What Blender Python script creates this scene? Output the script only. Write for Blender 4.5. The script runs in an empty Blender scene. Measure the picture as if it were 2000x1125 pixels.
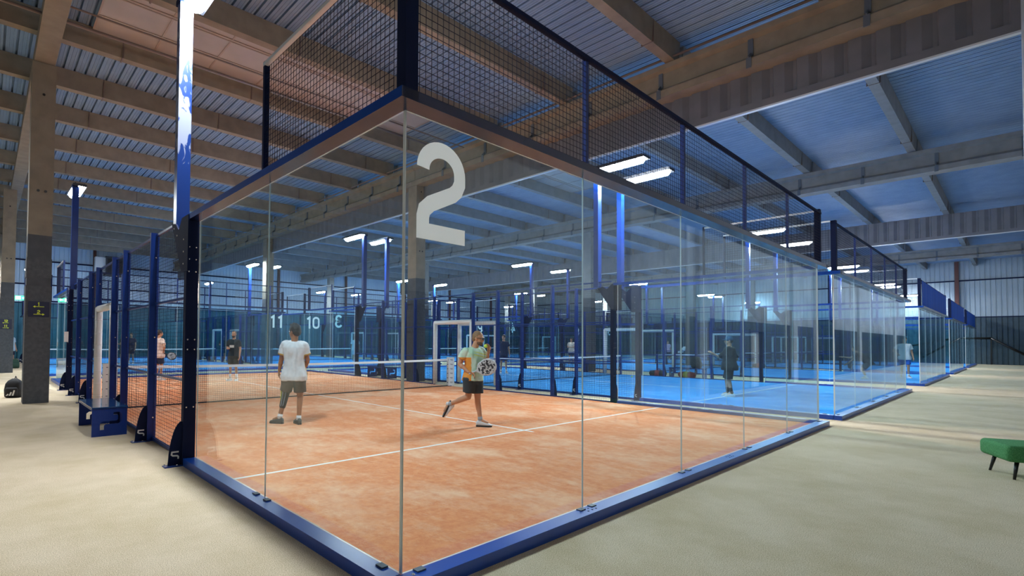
import bpy, bmesh, math, random
from mathutils import Vector, Matrix, noise, Euler
random.seed(7)
SC = bpy.context.scene
COL = SC.collection
PI = math.pi
V = Vector

# ------------------------------------------------------------------ materials
MATS = {}
def srgb(r, g, b):
    f = lambda c: (c/255/12.92) if c/255 <= .04045 else ((c/255+.055)/1.055)**2.4
    return (f(r), f(g), f(b))
def mat(name, col, rough=.6, metal=0., col2=None, scale=6., detail=5., lo=.35, hi=.65, bump=0., bscale=None,
        spec=.5, stretch=None, emit=None, strength=0., coat=0.):
    if name in MATS: return MATS[name]
    m = bpy.data.materials.new(name); m.use_nodes = True
    nt = m.node_tree; b = nt.nodes['Principled BSDF']
    b.inputs['Base Color'].default_value = (*col, 1)
    b.inputs['Roughness'].default_value = rough
    b.inputs['Metallic'].default_value = metal
    b.inputs['Specular IOR Level'].default_value = spec
    b.inputs['Coat Weight'].default_value = coat
    if emit:
        b.inputs['Emission Color'].default_value = (*emit, 1); b.inputs['Emission Strength'].default_value = strength
    tc = nt.nodes.new('ShaderNodeTexCoord'); src = tc.outputs['Object']
    if stretch:
        mp = nt.nodes.new('ShaderNodeMapping'); mp.inputs['Scale'].default_value = stretch
        nt.links.new(src, mp.inputs['Vector']); src = mp.outputs['Vector']
    if col2:
        n = nt.nodes.new('ShaderNodeTexNoise'); n.inputs['Scale'].default_value = scale; n.inputs['Detail'].default_value = detail
        nt.links.new(src, n.inputs['Vector'])
        r = nt.nodes.new('ShaderNodeValToRGB')
        r.color_ramp.elements[0].position = lo; r.color_ramp.elements[0].color = (*col, 1)
        r.color_ramp.elements[1].position = hi; r.color_ramp.elements[1].color = (*col2, 1)
        nt.links.new(n.outputs['Fac'], r.inputs['Fac']); nt.links.new(r.outputs['Color'], b.inputs['Base Color'])
    if bump:
        n2 = nt.nodes.new('ShaderNodeTexNoise'); n2.inputs['Scale'].default_value = bscale or scale*4; n2.inputs['Detail'].default_value = 4
        nt.links.new(src, n2.inputs['Vector'])
        bp = nt.nodes.new('ShaderNodeBump'); bp.inputs['Strength'].default_value = bump; bp.inputs['Distance'].default_value = .02
        nt.links.new(n2.outputs['Fac'], bp.inputs['Height']); nt.links.new(bp.outputs['Normal'], b.inputs['Normal'])
    MATS[name] = m
    return m

def glass_mat():
    m = bpy.data.materials.new('clear_glass'); m.use_nodes = True
    nt = m.node_tree; nt.nodes.clear()
    out = nt.nodes.new('ShaderNodeOutputMaterial')
    tr = nt.nodes.new('ShaderNodeBsdfTransparent'); tr.inputs['Color'].default_value = (.875, .962, .984, 1)
    gl = nt.nodes.new('ShaderNodeBsdfGlossy'); gl.inputs['Roughness'].default_value = 0.0; gl.inputs['Color'].default_value = (.9, .97, 1, 1)
    fr = nt.nodes.new('ShaderNodeFresnel'); fr.inputs['IOR'].default_value = 1.5
    ge = nt.nodes.new('ShaderNodeNewGeometry'); mr = nt.nodes.new('ShaderNodeMapRange')
    mr.inputs[3].default_value = 1.37; mr.inputs[4].default_value = 1/1.37      # same reflectance on both faces of the sheet
    nt.links.new(ge.outputs['Backfacing'], mr.inputs[0]); nt.links.new(mr.outputs[0], fr.inputs['IOR'])
    mx = nt.nodes.new('ShaderNodeMixShader')
    nt.links.new(fr.outputs['Fac'], mx.inputs['Fac']); nt.links.new(tr.outputs[0], mx.inputs[1]); nt.links.new(gl.outputs[0], mx.inputs[2])
    nt.links.new(mx.outputs[0], out.inputs['Surface'])
    return m
GLASS = glass_mat()
M_EDGE = mat('glass_edge', (.74, .80, .79), .25)
M_SEAM = mat('glass_seam', (.62, .70, .72), .3)
M_STEEL = mat('blue_steel', (.004, .026, .18), .30, 0., (.006, .034, .21), 3, spec=.35)
M_STEELD = mat('dark_blue_steel', (.004, .010, .045), .7, 0, (.005, .012, .05), 3, spec=.15)
M_KERB = mat('kerb_blue', (.004, .060, .38), .32, 0, (.005, .068, .42), 3, spec=.6)
M_BLUEM = mat('matt_blue', (.004, .050, .30), .6, 0, (.005, .058, .33), 3, spec=.15)
M_BEAM = mat('gloss_dark_blue_steel', (.003, .010, .055), .22, 0, (.004, .012, .065), 3)
M_WIRE = mat('mesh_wire', (.008, .010, .028), .6, spec=.15)
M_BOLT = mat('bolt', (.75, .75, .78), .25, .9)
M_WHITE = mat('white_vinyl', (.80, .80, .80), .45, 0, (.74, .75, .77), 4)
M_TAPE = mat('white_tape', (.82, .83, .85), .6)
M_NET = mat('net_cord', (.012, .013, .02), .7)
def vinyl_mat():
    m = bpy.data.materials.new('number_vinyl'); m.use_nodes = True; nt = m.node_tree; nt.nodes.clear()
    out = nt.nodes.new('ShaderNodeOutputMaterial'); d = nt.nodes.new('ShaderNodeBsdfDiffuse'); t = nt.nodes.new('ShaderNodeBsdfTranslucent')
    for q in (d, t): q.inputs['Color'].default_value = (.95, .92, .89, 1)
    mx = nt.nodes.new('ShaderNodeMixShader'); mx.inputs[0].default_value = .55
    nt.links.new(d.outputs[0], mx.inputs[1]); nt.links.new(t.outputs[0], mx.inputs[2]); nt.links.new(mx.outputs[0], out.inputs['Surface'])
    return m
M_NUM = vinyl_mat()
M_INK = mat('grey_print', (.12, .13, .2), .6)
M_CLIP = mat('grey_clip', (.10, .12, .15), .5)
M_CARPET = None
M_CONC = mat('tan_concrete', (.28, .232, .175), .85, 0, (.215, .178, .135), 3, 8, .35, .7, bump=.12, bscale=40)
M_CONCG = mat('grey_concrete', (.25, .25, .25), .85, 0, (.20, .20, .20), 3, 8, .35, .7, bump=.12, bscale=40)
M_PAINT = mat('dark_grey_paint', (.085, .090, .105), .75, 0, (.065, .07, .08), 4, bump=.15, bscale=60)
M_PAD = mat('column_wrap', (.10, .105, .12), .8, 0, (.075, .08, .09), 12, bump=.2, bscale=90)
M_DECK = mat('roof_sheet', (.22, .32, .47), .6, .05, (.19, .285, .43), 2)
M_SKYL = mat('skylight_panel', (.46, .41, .38), .6, 0, (.41, .37, .34), 1.5)
M_SKYLB = mat('skylight_bar', (.40, .32, .27), .6)
M_WALLU = mat('pale_cladding', (.34, .42, .49), .6, 0, (.30, .38, .45), 1)
M_WALLB = mat('blue_white_cladding', (.50, .65, .80), .5, .05, (.45, .60, .76), 1)
M_WALLT = mat('teal_cladding', (.028, .13, .19), .7, 0, (.022, .11, .165), 2)
M_WALLD = mat('dark_cladding', (.050, .085, .115), .7, 0, (.04, .07, .095), 3)
M_BLOCK = mat('concrete_wall', (.58, .57, .55), .85, 0, (.44, .43, .42), 1.2, 9, .35, .7)
M_RUST = mat('red_brown_steel', (.10, .035, .03), .6)
M_PIPE = mat('pipe', (.17, .12, .10), .5)
M_CURT = mat('curtain_sheet', (.17, .17, .195), .5, .2, (.14, .145, .165), 2)
M_RAIL = mat('pale_steel_angle', (.62, .66, .70), .4, .3)
M_GREEN = mat('green_fabric', (.05, .22, .07), .95, 0, (.10, .33, .12), 90, 3, .4, .65, bump=.5, bscale=160)
M_BLACK = mat('black_leg', (.008, .008, .009), .35)
M_BAG = mat('black_bag', (.012, .013, .016), .7, 0, (.02, .02, .024), 14)
M_NAVY = mat('navy_sign', (.012, .016, .05), .4)
M_YEL = mat('yellow_green_print', (.70, .80, .04), .5)
M_TARP = mat('blue_tarp', (.008, .085, .48), .6, 0, (.012, .11, .56), 2.5, spec=.08, stretch=(1.2, 1, .2))
M_WOOD = mat('door_wood', (.80, .70, .60), .6, 0, (.72, .62, .52), 3)
M_EXIT = mat('exit_green', (.02, .35, .12), .5, emit=(.05, .6, .25), strength=.8)
M_EXITW = mat('exit_white', (.8, .85, .8), .5, emit=(.8, 1, .85), strength=.8)
M_LED = mat('led', (1, 1, 1), .5, emit=(.90, .96, 1.0), strength=85)
M_LAMP = mat('lamp_housing', (.03, .035, .05), .5)
M_BALL = mat('ball_felt', (.62, .82, .10), .9)

def turf_mat(name, base, alt, dust, dlo, dhi):
    m = bpy.data.materials.new(name); m.use_nodes = True; nt = m.node_tree; b = nt.nodes['Principled BSDF']
    b.inputs['Roughness'].default_value = .9; b.inputs['Specular IOR Level'].default_value = .15
    tc = nt.nodes.new('ShaderNodeTexCoord')
    def nz(sc, det, rough=.6, st=None):
        n = nt.nodes.new('ShaderNodeTexNoise'); n.inputs['Scale'].default_value = sc; n.inputs['Detail'].default_value = det
        n.inputs['Roughness'].default_value = rough
        src = tc.outputs['Object']
        if st:
            mp = nt.nodes.new('ShaderNodeMapping'); mp.inputs['Scale'].default_value = st
            nt.links.new(src, mp.inputs['Vector']); src = mp.outputs['Vector']
        nt.links.new(src, n.inputs['Vector']); return n
    def ramp(n, lo, hi, c0, c1):
        r = nt.nodes.new('ShaderNodeValToRGB')
        r.color_ramp.elements[0].position = lo; r.color_ramp.elements[0].color = (*c0, 1)
        r.color_ramp.elements[1].position = hi; r.color_ramp.elements[1].color = (*c1, 1)
        nt.links.new(n.outputs['Fac'], r.inputs['Fac']); return r
    a = ramp(nz(14, 6, .7), .35, .65, base, alt)
    d = ramp(nz(.75, 9, .72, (1, .8, 1)), dlo, dhi, (0, 0, 0), (1, 1, 1))
    mx = nt.nodes.new('ShaderNodeMixRGB'); mx.inputs['Color2'].default_value = (*dust, 1)
    nt.links.new(d.outputs['Color'], mx.inputs['Fac']); nt.links.new(a.outputs['Color'], mx.inputs['Color1'])
    d2 = ramp(nz(4.5, 10, .8, (1, .5, 1)), .50, .72, (0, 0, 0), (.6, .6, .6))
    m2 = nt.nodes.new('ShaderNodeMixRGB'); m2.inputs['Color2'].default_value = (*dust, 1)
    nt.links.new(d2.outputs['Color'], m2.inputs['Fac']); nt.links.new(mx.outputs['Color'], m2.inputs['Color1']); mx = m2
    nt.links.new(mx.outputs['Color'], b.inputs['Base Color'])
    bn = nz(150, 2); bp = nt.nodes.new('ShaderNodeBump'); bp.inputs['Strength'].default_value = .35; bp.inputs['Distance'].default_value = .01
    nt.links.new(bn.outputs['Fac'], bp.inputs['Height']); nt.links.new(bp.outputs['Normal'], b.inputs['Normal'])
    return m
def carpet_mat():
    m = bpy.data.materials.new('carpet'); m.use_nodes = True; nt = m.node_tree; b = nt.nodes['Principled BSDF']
    b.inputs['Roughness'].default_value = .95; b.inputs['Specular IOR Level'].default_value = .05
    tc = nt.nodes.new('ShaderNodeTexCoord')
    def nz(sc, det, lo, hi, c0, c1):
        n = nt.nodes.new('ShaderNodeTexNoise'); n.inputs['Scale'].default_value = sc; n.inputs['Detail'].default_value = det; n.inputs['Roughness'].default_value = .7
        nt.links.new(tc.outputs['Object'], n.inputs['Vector'])
        r = nt.nodes.new('ShaderNodeValToRGB')
        r.color_ramp.elements[0].position = lo; r.color_ramp.elements[0].color = (*c0, 1)
        r.color_ramp.elements[1].position = hi; r.color_ramp.elements[1].color = (*c1, 1)
        nt.links.new(n.outputs['Fac'], r.inputs['Fac']); return n, r
    n1, r1 = nz(150, 4, .36, .60, (.42,.325,.20), (.90,.76,.575))          # tufts
    n2, r2 = nz(1.1, 6, .38, .66, (1,1,1), (.84,.82,.74))               # trodden, grubby patches
    mx = nt.nodes.new('ShaderNodeMixRGB'); mx.blend_type = 'MULTIPLY'; mx.inputs['Fac'].default_value = 1
    nt.links.new(r1.outputs['Color'], mx.inputs['Color1']); nt.links.new(r2.outputs['Color'], mx.inputs['Color2'])
    nt.links.new(mx.outputs['Color'], b.inputs['Base Color'])
    bp = nt.nodes.new('ShaderNodeBump'); bp.inputs['Strength'].default_value = .3; bp.inputs['Distance'].default_value = .01
    nt.links.new(n1.outputs['Fac'], bp.inputs['Height']); nt.links.new(bp.outputs['Normal'], b.inputs['Normal'])
    return m
M_CARPET = carpet_mat()
M_ORANGE = turf_mat('orange_turf', (.66, .20, .075), (.78, .29, .12), (.86, .55, .36), .47, .74)
M_BLUE = turf_mat('blue_turf', (.025, .27, .68), (.035, .32, .76), (.20, .50, .80), .50, .80)

def glare_mat():
    # blue pole with pale light reflections painted into its colour as noise patches
    m = bpy.data.materials.new('blue_steel_painted_glare'); m.use_nodes = True; nt = m.node_tree; b = nt.nodes['Principled BSDF']
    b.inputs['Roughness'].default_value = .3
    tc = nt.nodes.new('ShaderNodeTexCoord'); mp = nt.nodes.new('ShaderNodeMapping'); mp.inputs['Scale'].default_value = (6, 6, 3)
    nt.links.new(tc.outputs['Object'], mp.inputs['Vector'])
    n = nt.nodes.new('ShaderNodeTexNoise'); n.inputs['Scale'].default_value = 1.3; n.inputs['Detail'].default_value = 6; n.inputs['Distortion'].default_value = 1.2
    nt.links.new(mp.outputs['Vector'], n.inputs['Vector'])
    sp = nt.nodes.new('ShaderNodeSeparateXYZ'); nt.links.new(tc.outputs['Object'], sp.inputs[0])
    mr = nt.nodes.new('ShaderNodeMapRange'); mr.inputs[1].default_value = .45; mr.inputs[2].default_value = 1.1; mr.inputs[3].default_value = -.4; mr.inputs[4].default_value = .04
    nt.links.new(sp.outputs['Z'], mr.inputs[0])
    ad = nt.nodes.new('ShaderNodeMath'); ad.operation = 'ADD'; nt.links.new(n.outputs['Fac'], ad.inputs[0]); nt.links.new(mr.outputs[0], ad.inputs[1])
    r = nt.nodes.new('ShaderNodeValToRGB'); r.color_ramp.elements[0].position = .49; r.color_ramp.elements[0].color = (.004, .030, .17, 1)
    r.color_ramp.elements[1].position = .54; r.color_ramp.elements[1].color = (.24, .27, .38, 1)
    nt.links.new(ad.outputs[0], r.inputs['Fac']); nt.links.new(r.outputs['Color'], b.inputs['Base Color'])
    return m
M_POLE_GLARE = glare_mat()

# ------------------------------------------------------------------ mesh collector
class MB:
    def __init__(s): s.v = []; s.f = []; s.m = []; s.mats = []
    def mi(s, mt):
        if mt not in s.mats: s.mats.append(mt)
        return s.mats.index(mt)
    def add(s, vs, fs, mt):
        o = len(s.v); k = s.mi(mt); s.v += [tuple(p) for p in vs]
        for f in fs: s.f.append([i+o for i in f]); s.m.append(k)
    def box(s, a, b, mt, top=None, side=None):
        x0, x1 = sorted((a[0], b[0])); y0, y1 = sorted((a[1], b[1])); z0, z1 = sorted((a[2], b[2]))
        vs = [(x0,y0,z0),(x1,y0,z0),(x1,y1,z0),(x0,y1,z0),(x0,y0,z1),(x1,y0,z1),(x1,y1,z1),(x0,y1,z1)]
        s.add(vs, [(0,3,2,1),(4,5,6,7),(0,1,5,4),(1,2,6,5),(2,3,7,6),(3,0,4,7)], mt); return s
    def bar(s, p, q, w, h, mt, up=V((0,0,1))):
        p = V(p); q = V(q); d = (q-p)
        if d.length < 1e-9: return s
        d.normalize(); up = V(up)
        if abs(d.dot(up)) > .99: up = V((1,0,0))
        a = d.cross(up).normalized()*w/2; b = a.cross(d).normalized()*h/2
        vs = [p-a-b, p+a-b, p+a+b, p-a+b, q-a-b, q+a-b, q+a+b, q-a+b]
        s.add(vs, [(0,3,2,1),(4,5,6,7),(0,1,5,4),(1,2,6,5),(2,3,7,6),(3,0,4,7)], mt); return s
    def cyl(s, p, q, r0, r1, mt, n=12, cap=True):
        p = V(p); q = V(q); d = (q-p).normalized(); up = V((0,0,1)) if abs(d.z) < .95 else V((1,0,0))
        a = d.cross(up).normalized(); b = d.cross(a)
        vs = []
        for c, r in ((p, r0), (q, r1)):
            for i in range(n):
                t = 2*PI*i/n; vs.append(c+a*math.cos(t)*r+b*math.sin(t)*r)
        fs = [(i, (i+1)%n, n+(i+1)%n, n+i) for i in range(n)]
        if cap: fs += [tuple(range(n))[::-1], tuple(range(n, 2*n))]
        s.add(vs, fs, mt); return s
    def tube(s, pts, r, mt, n=10):
        for a, b in zip(pts[:-1], pts[1:]): s.cyl(a, b, r, r, mt, n)
        for c in pts[1:-1]: s.ell(c, (r,r,r), mt, 8, 6)
        return s
    def ell(s, c, ax, mt, nu=14, nv=10, R=None):
        c = V(c); vs = []; fs = []
        for j in range(nv+1):
            ph = PI*j/nv
            for i in range(nu):
                t = 2*PI*i/nu
                p = V((ax[0]*math.sin(ph)*math.cos(t), ax[1]*math.sin(ph)*math.sin(t), ax[2]*math.cos(ph)))
                if R is not None: p = R @ p
                vs.append(c+p)
        for j in range(nv):
            for i in range(nu):
                fs.append((j*nu+i, (j+1)*nu+i, (j+1)*nu+(i+1)%nu, j*nu+(i+1)%nu))
        s.add(vs, fs, mt); return s
    def cap(s, p, r0, q, r1, mt, n=14):       # tapered capsule
        s.cyl(p, q, r0, r1, mt, n); s.ell(p, (r0,)*3, mt, n, 8); s.ell(q, (r1,)*3, mt, n, 8); return s
    def loft(s, rings, mt, cap=True):
        n = len(rings[0]); vs = [p for r in rings for p in r]; fs = []
        for j in range(len(rings)-1):
            for i in range(n): fs.append((j*n+i, j*n+(i+1)%n, (j+1)*n+(i+1)%n, (j+1)*n+i))
        if cap: fs += [tuple(range(n))[::-1], tuple(range((len(rings)-1)*n, len(rings)*n))]
        s.add(vs, fs, mt); return s
    def prism(s, poly, o, U, W, N, t, mt):     # flat polygon (u,w) pushed along N
        o = V(o); U = V(U); W = V(W); N = V(N); n = len(poly)
        a = [o+U*u+W*w for u, w in poly]; b = [p+N*t for p in a]
        s.add(a+b, [tuple(range(n))[::-1], tuple(range(n, 2*n))]+[(i, (i+1)%n, n+(i+1)%n, n+i) for i in range(n)], mt); return s
    def stroke(s, pts, w, o, U, W, N, t, mt):  # a pen stroke with mitred corners
        P = [V((p[0], p[1], 0)) for p in pts]; L = []; Rr = []
        for i, p in enumerate(P):
            d0 = (P[i]-P[i-1]).normalized() if i else (P[1]-P[0]).normalized()
            d1 = (P[i+1]-P[i]).normalized() if i < len(P)-1 else d0
            n0 = V((-d0.y, d0.x, 0)); n1 = V((-d1.y, d1.x, 0)); m = (n0+n1).normalized(); k = w/2/max(.35, m.dot(n0))
            L.append(p+m*k); Rr.append(p-m*k)
        for i in range(len(P)-1):
            s.prism([(L[i].x,L[i].y),(Rr[i].x,Rr[i].y),(Rr[i+1].x,Rr[i+1].y),(L[i+1].x,L[i+1].y)], o, U, W, N, t, mt)
        return s
    def mesh(s, name, smooth=False):
        me = bpy.data.meshes.new(name); me.from_pydata([tuple(p) for p in s.v], [], s.f)
        for mt in s.mats: me.materials.append(mt)
        me.polygons.foreach_set('material_index', s.m)
        bm = bmesh.new(); bm.from_mesh(me); bmesh.ops.recalc_face_normals(bm, faces=bm.faces); bm.to_mesh(me); bm.free()
        if smooth: me.polygons.foreach_set('use_smooth', [True]*len(me.polygons))
        me.update(); return me

CACHE = {}
def cached(key, fn, smooth=False):
    if key not in CACHE: CACHE[key] = fn().mesh(key, smooth)
    return CACHE[key]
def link(name, data, parent=None, loc=(0,0,0), rz=0.):
    o = bpy.data.objects.new(name, data); COL.objects.link(o); o.location = loc; o.rotation_euler = (0,0,rz)
    if parent is not None: o.parent = parent
    return o
GROUPS = {'light pole':'blue lamp poles of the courts', 'glass screen':'glass screens around the courts', 'fence':'blue mesh side fences of the courts', 'net':'court nets',
          'court floor':'court turf floors', 'column':'concrete columns of the hall', 'girder':'roof girders', 'roof beam':'roof cross beams', 'smoke curtain':'smoke curtains',
          'skylight':'roof skylight panels', 'steel post':'red-brown steel wall posts', 'wall rail':'dark wall rails', 'person':'padel players', 'racket':'padel rackets', 'ball':'yellow balls', 'sign':'direction signs', 'bench':'blue steel benches outside the courts'}
def tag(o, label, cat, group=None, kind=None):
    group = group or GROUPS.get(cat)
    o['label'] = label; o['category'] = cat
    if group: o['group'] = group
    if kind: o['kind'] = kind
    return o
def thing(name, label, cat, loc=(0,0,0), rz=0., group=None):
    return tag(link(name, None, None, loc, rz), label, cat, group)
def part(name, mb, parent, key=None, smooth=False, loc=(0,0,0)):
    me = cached(key, (lambda: mb() if callable(mb) else mb), smooth) if key else (mb() if callable(mb) else mb).mesh(name, smooth)
    return link(name, me, parent, loc)
def solo(name, mb, label, cat, group=None, loc=(0,0,0), smooth=False, kind=None):
    return tag(link(name, mb.mesh(name, smooth), None, loc), label, cat, group, kind)
def struct(name, mb, label, cat='structure', smooth=False):
    o = link(name, mb.mesh(name, smooth)); o['kind'] = 'structure'; o['label'] = label; o['category'] = cat; return o

# ------------------------------------------------------------------ digits
def arc(cx, cy, rx, ry, a0, a1, n=18):
    return [(cx+rx*math.cos(math.radians(a0+(a1-a0)*i/n)), cy+ry*math.sin(math.radians(a0+(a1-a0)*i/n))) for i in range(n+1)]
def digit(ch):     # list of strokes in a .66 x 1 cell, pen .16
    o = .08
    if ch == '1': return [[(.12,.78),(.34,.92),(.34,0)]], .46
    if ch == '2': return [arc(.33,.70,.25,.22,180,0)+[(.58,.63)]+[(.54,.55),(.48,.50),(.18,.36),(.10,.29),(o,.22),(o,.08),(.66,.08)]], .66
    if ch == '3': return [arc(.33,.72,.22,.20,160,-90)+[(.26,.52)], [(.26,.52)]+arc(.33,.29,.25,.21,90,-160)], .66
    if ch == '4': return [[(.42,0),(.42,.92),(.06,.28),(.62,.28)]], .66
    if ch == '5': return [[(.58,.92),(.14,.92),(.12,.52)]+arc(.33,.33,.25,.25,100,-150)], .66
    if ch == '6': return [arc(.33,.31,.25,.23,0,360,14), [(.50,.92),(.20,.60),(.08,.32)]], .66
    if ch == '8': return [arc(.33,.72,.20,.20,0,360,14), arc(.33,.30,.25,.22,0,360,14)], .66
    if ch == '9': return [arc(.33,.69,.25,.23,0,360,14), [(.58,.70),(.58,.30)]+arc(.33,.30,.25,.22,0,-130,6)], .66
    if ch == '0': return [arc(.33,.72,.25,.20,0,180)+arc(.33,.28,.25,.20,180,360)+[(.58,.72)]], .66
    if ch == '>': return [[(0,.5),(1.9,.5)], [(1.6,.68),(1.9,.5),(1.6,.32)]], 1.9
    if ch == '<': return [[(0,.5),(1.9,.5)], [(.3,.68),(0,.5),(.3,.32)]], 1.9
    return [], .4
def write(mb, text, o, U, W, N, h, t, mt, pen=.16, gap=.16):
    o = V(o); U = V(U); x = 0.
    for ch in text:
        st, w = digit(ch)
        for k, q in enumerate(st): mb.stroke([((x+a)*h, b*h) for a, b in q], pen*h, o, U, W, N, t+.0002*k, mt)
        x += w+gap
    return x*h

# ================================================================== PADEL COURTS
GB, GT = .09, 2.97          # glass from kerb top to head beam
def wires(mb, o, U, W, lu, lw, pitch=.05, th=.003):
    o = V(o); U = V(U); W = V(W); nu = round(lu/pitch); nw = round(lw/pitch); N = U.cross(W)
    for i in range(nu+1): p = o+U*(lu*i/nu); mb.bar(p, p+W*lw, th, th, M_WIRE, N)
    for i in range(nw+1): p = o+W*(lw*i/nw)+N*th; mb.bar(p, p+U*lu, th, th, M_WIRE, N)
    return mb
def pane(a, b):
    mb = MB(); mb.box(a, b, M_EDGE); d = [abs(b[i]-a[i]) for i in range(3)]; ax = d.index(min(d))
    g = mb.mi(GLASS)
    for k in (2, 3, 4, 5): mb.m[k] = g
    return mb

def end_wall(root, num, numx):
    def kerb():
        mb = MB().box((-.14,-.14,0), (10.14,-.008,GB), M_KERB)
        for x in (.0, 10.):
            for dx in (-.05, .05): mb.ell((x+dx,-.055,GB), (.013,.013,.008), M_BOLT, 8, 4)
        for x in (1.95, 5.2):
            for i in range(6): mb.cyl((x+(i//2)*.06,-.05-(i%2)*.04,GB), (x+(i//2)*.06,-.05-(i%2)*.04,GB+.002), .009, .009, M_STEELD, 8)
        return mb
    part('base_beam', kerb, root, 'end_kerb')
    part('head_beam', lambda: MB().box((-.13,-.139,GT+.0005), (10.13,.01,GT+.0645), M_BEAM), root, 'end_head')
    for k in range(5):
        p = link('glass_pane', cached('end_pane', lambda: pane((.003,-.006,GB), (1.997,.006,GT))), root, (2*k, 0, 0))
        if k == 0 and num:
            pass
    for x in (2,4,6,8): link('seam_strip', cached('seam_end', lambda: MB().box((-.003,-.0055,GB),(.003,.0055,GT), M_SEAM)), root, (x,0,0))
    for x in (-.002,10.002): link('edge_strip', cached('edge_end', lambda: MB().box((-.005,-.007,GB),(.004,.007,GT), M_EDGE)), root, (x,0,0))
    def clip(): return MB().box((-.035,-.055,0), (.035,-.007,.009), M_CLIP)
    for x in [.12]+[2*k+d for k in range(1,5) for d in (-.07,.1)]+[9.88]:
        link('floor_clip', cached('floor_clip', clip), root, (x,0,GB))
    for k in range(5):
        link('mesh_panel', cached('end_mesh', lambda: wires(MB(), (.02,-.05,GT+.07), (1,0,0), (0,0,1), 1.96, .95)), root, (2*k,0,0))
    for x in (2,4,6,8):
        link('mesh_post', cached('mesh_post', lambda: MB().box((-.02,-.045,GT+.065),(.02,-.01,4.03), M_STEEL)), root, (x,0,0))
    for x in (0,10):
        link('corner_post', cached('corner_post', lambda: MB().box((-.05,-.06,GT+.065),(.05,.03,4.09), M_STEELD)), root, (x,0,0))
    part('top_rail', lambda: MB().box((-.04,-.07,4.0),(10.04,-.03,4.035), M_STEELD), root, 'end_rail')
    if num:
        mb = MB(); write(mb, num, (numx, -.007, 2.18), (1,0,0), (0,0,1), (0,-1,0), .66, .001, M_NUM)
        part('number', mb, root, 'num_'+num+str(numx))

def side_return(root, s):
    # side glass from the corner to y = 4; s = -1 left side (outside is -x), +1 right
    t = 'L' if s < 0 else 'R'
    def ret_head():
        mb = MB().box((s*.01,-.139,GT),(s*.14,4.16,GT+.065), M_BLUEM); mb.m[0] = mb.m[2] = mb.mi(M_BEAM); return mb
    part('base_beam', lambda: MB().box((s*.008,0,0),(s*.14,4.05,GB), M_KERB), root, 'ret_kerb'+t)
    part('head_beam', ret_head, root, 'ret_head'+t)
    for k in range(2):
        link('glass_pane', cached('ret_pane', lambda: pane((-.006,.016,GB),(.006,2.009,GT))), root, (0,2.012*k,0))
    for y, w_, m_ in ((2.014,.003,M_SEAM),(.012,.004,M_EDGE),(4.026,.006,M_EDGE)):
        link('seam_strip', cached('seam_r%g' % w_, lambda: MB().box((-.0055,-w_,GB),(.0055,w_,GT), m_)), root, (0,y,0))
    for y in (.16, 1.9, 2.14):
        link('floor_clip', cached('floor_clip_s'+t, lambda: MB().box((s*.007,-.035,0),(s*.055,.035,.009), M_CLIP)), root, (0,y,GB))
    part('mesh_panel', lambda: wires(MB(), (s*.05,.06,GT+.07),(0,1,0),(0,0,1),1.95,1.0), root, 'ret_mesh'+t)
    part('mesh_post', lambda: MB().box((s*.02,2.01,GT+.065),(s*.07,2.045,4.1), M_STEELD), root, 'ret_post'+t)
    part('top_rail', lambda: MB().box((s*.03,.03,4.06),(s*.075,2.04,4.09), M_RAIL), root, 'ret_rail'+t)

def fin_mesh():
    # curved foot gusset with a cut letter-like mark, base plate and bolts; outside is -x
    mb = MB(); pts = [(-.0,0),(-.155,0)]+[(-.155*math.cos(math.radians(a))*.98-.0, .52*math.sin(math.radians(a))**1.15) for a in range(8,91,9)]
    pts = [(x-.0, z) for x, z in pts]
    mb.prism(pts, (0,-.008,.012), (1,0,0), (0,0,1), (0,1,0), .016, M_STEELD)
    mb.box((-.20,-.06,0),(.04,.06,.012), M_STEEL)
    for x in (-.18,-.06):
        for y in (-.04,.04): mb.cyl((x,y,.012),(x,y,.026),.010,.010,M_BOLT,6)
    mb.stroke([(-.035,.17),(-.11,.17),(-.115,.14),(-.10,.128),(-.05,.123),(-.038,.11),(-.040,.085)], .018, (0,-.009,.0), (1,0,0), (0,0,1), (0,-1,0), .002, M_WHITE)
    return mb
POSTS = [4.15, 6., 8., 9.05, 10.95, 12., 14., 15.85]
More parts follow.
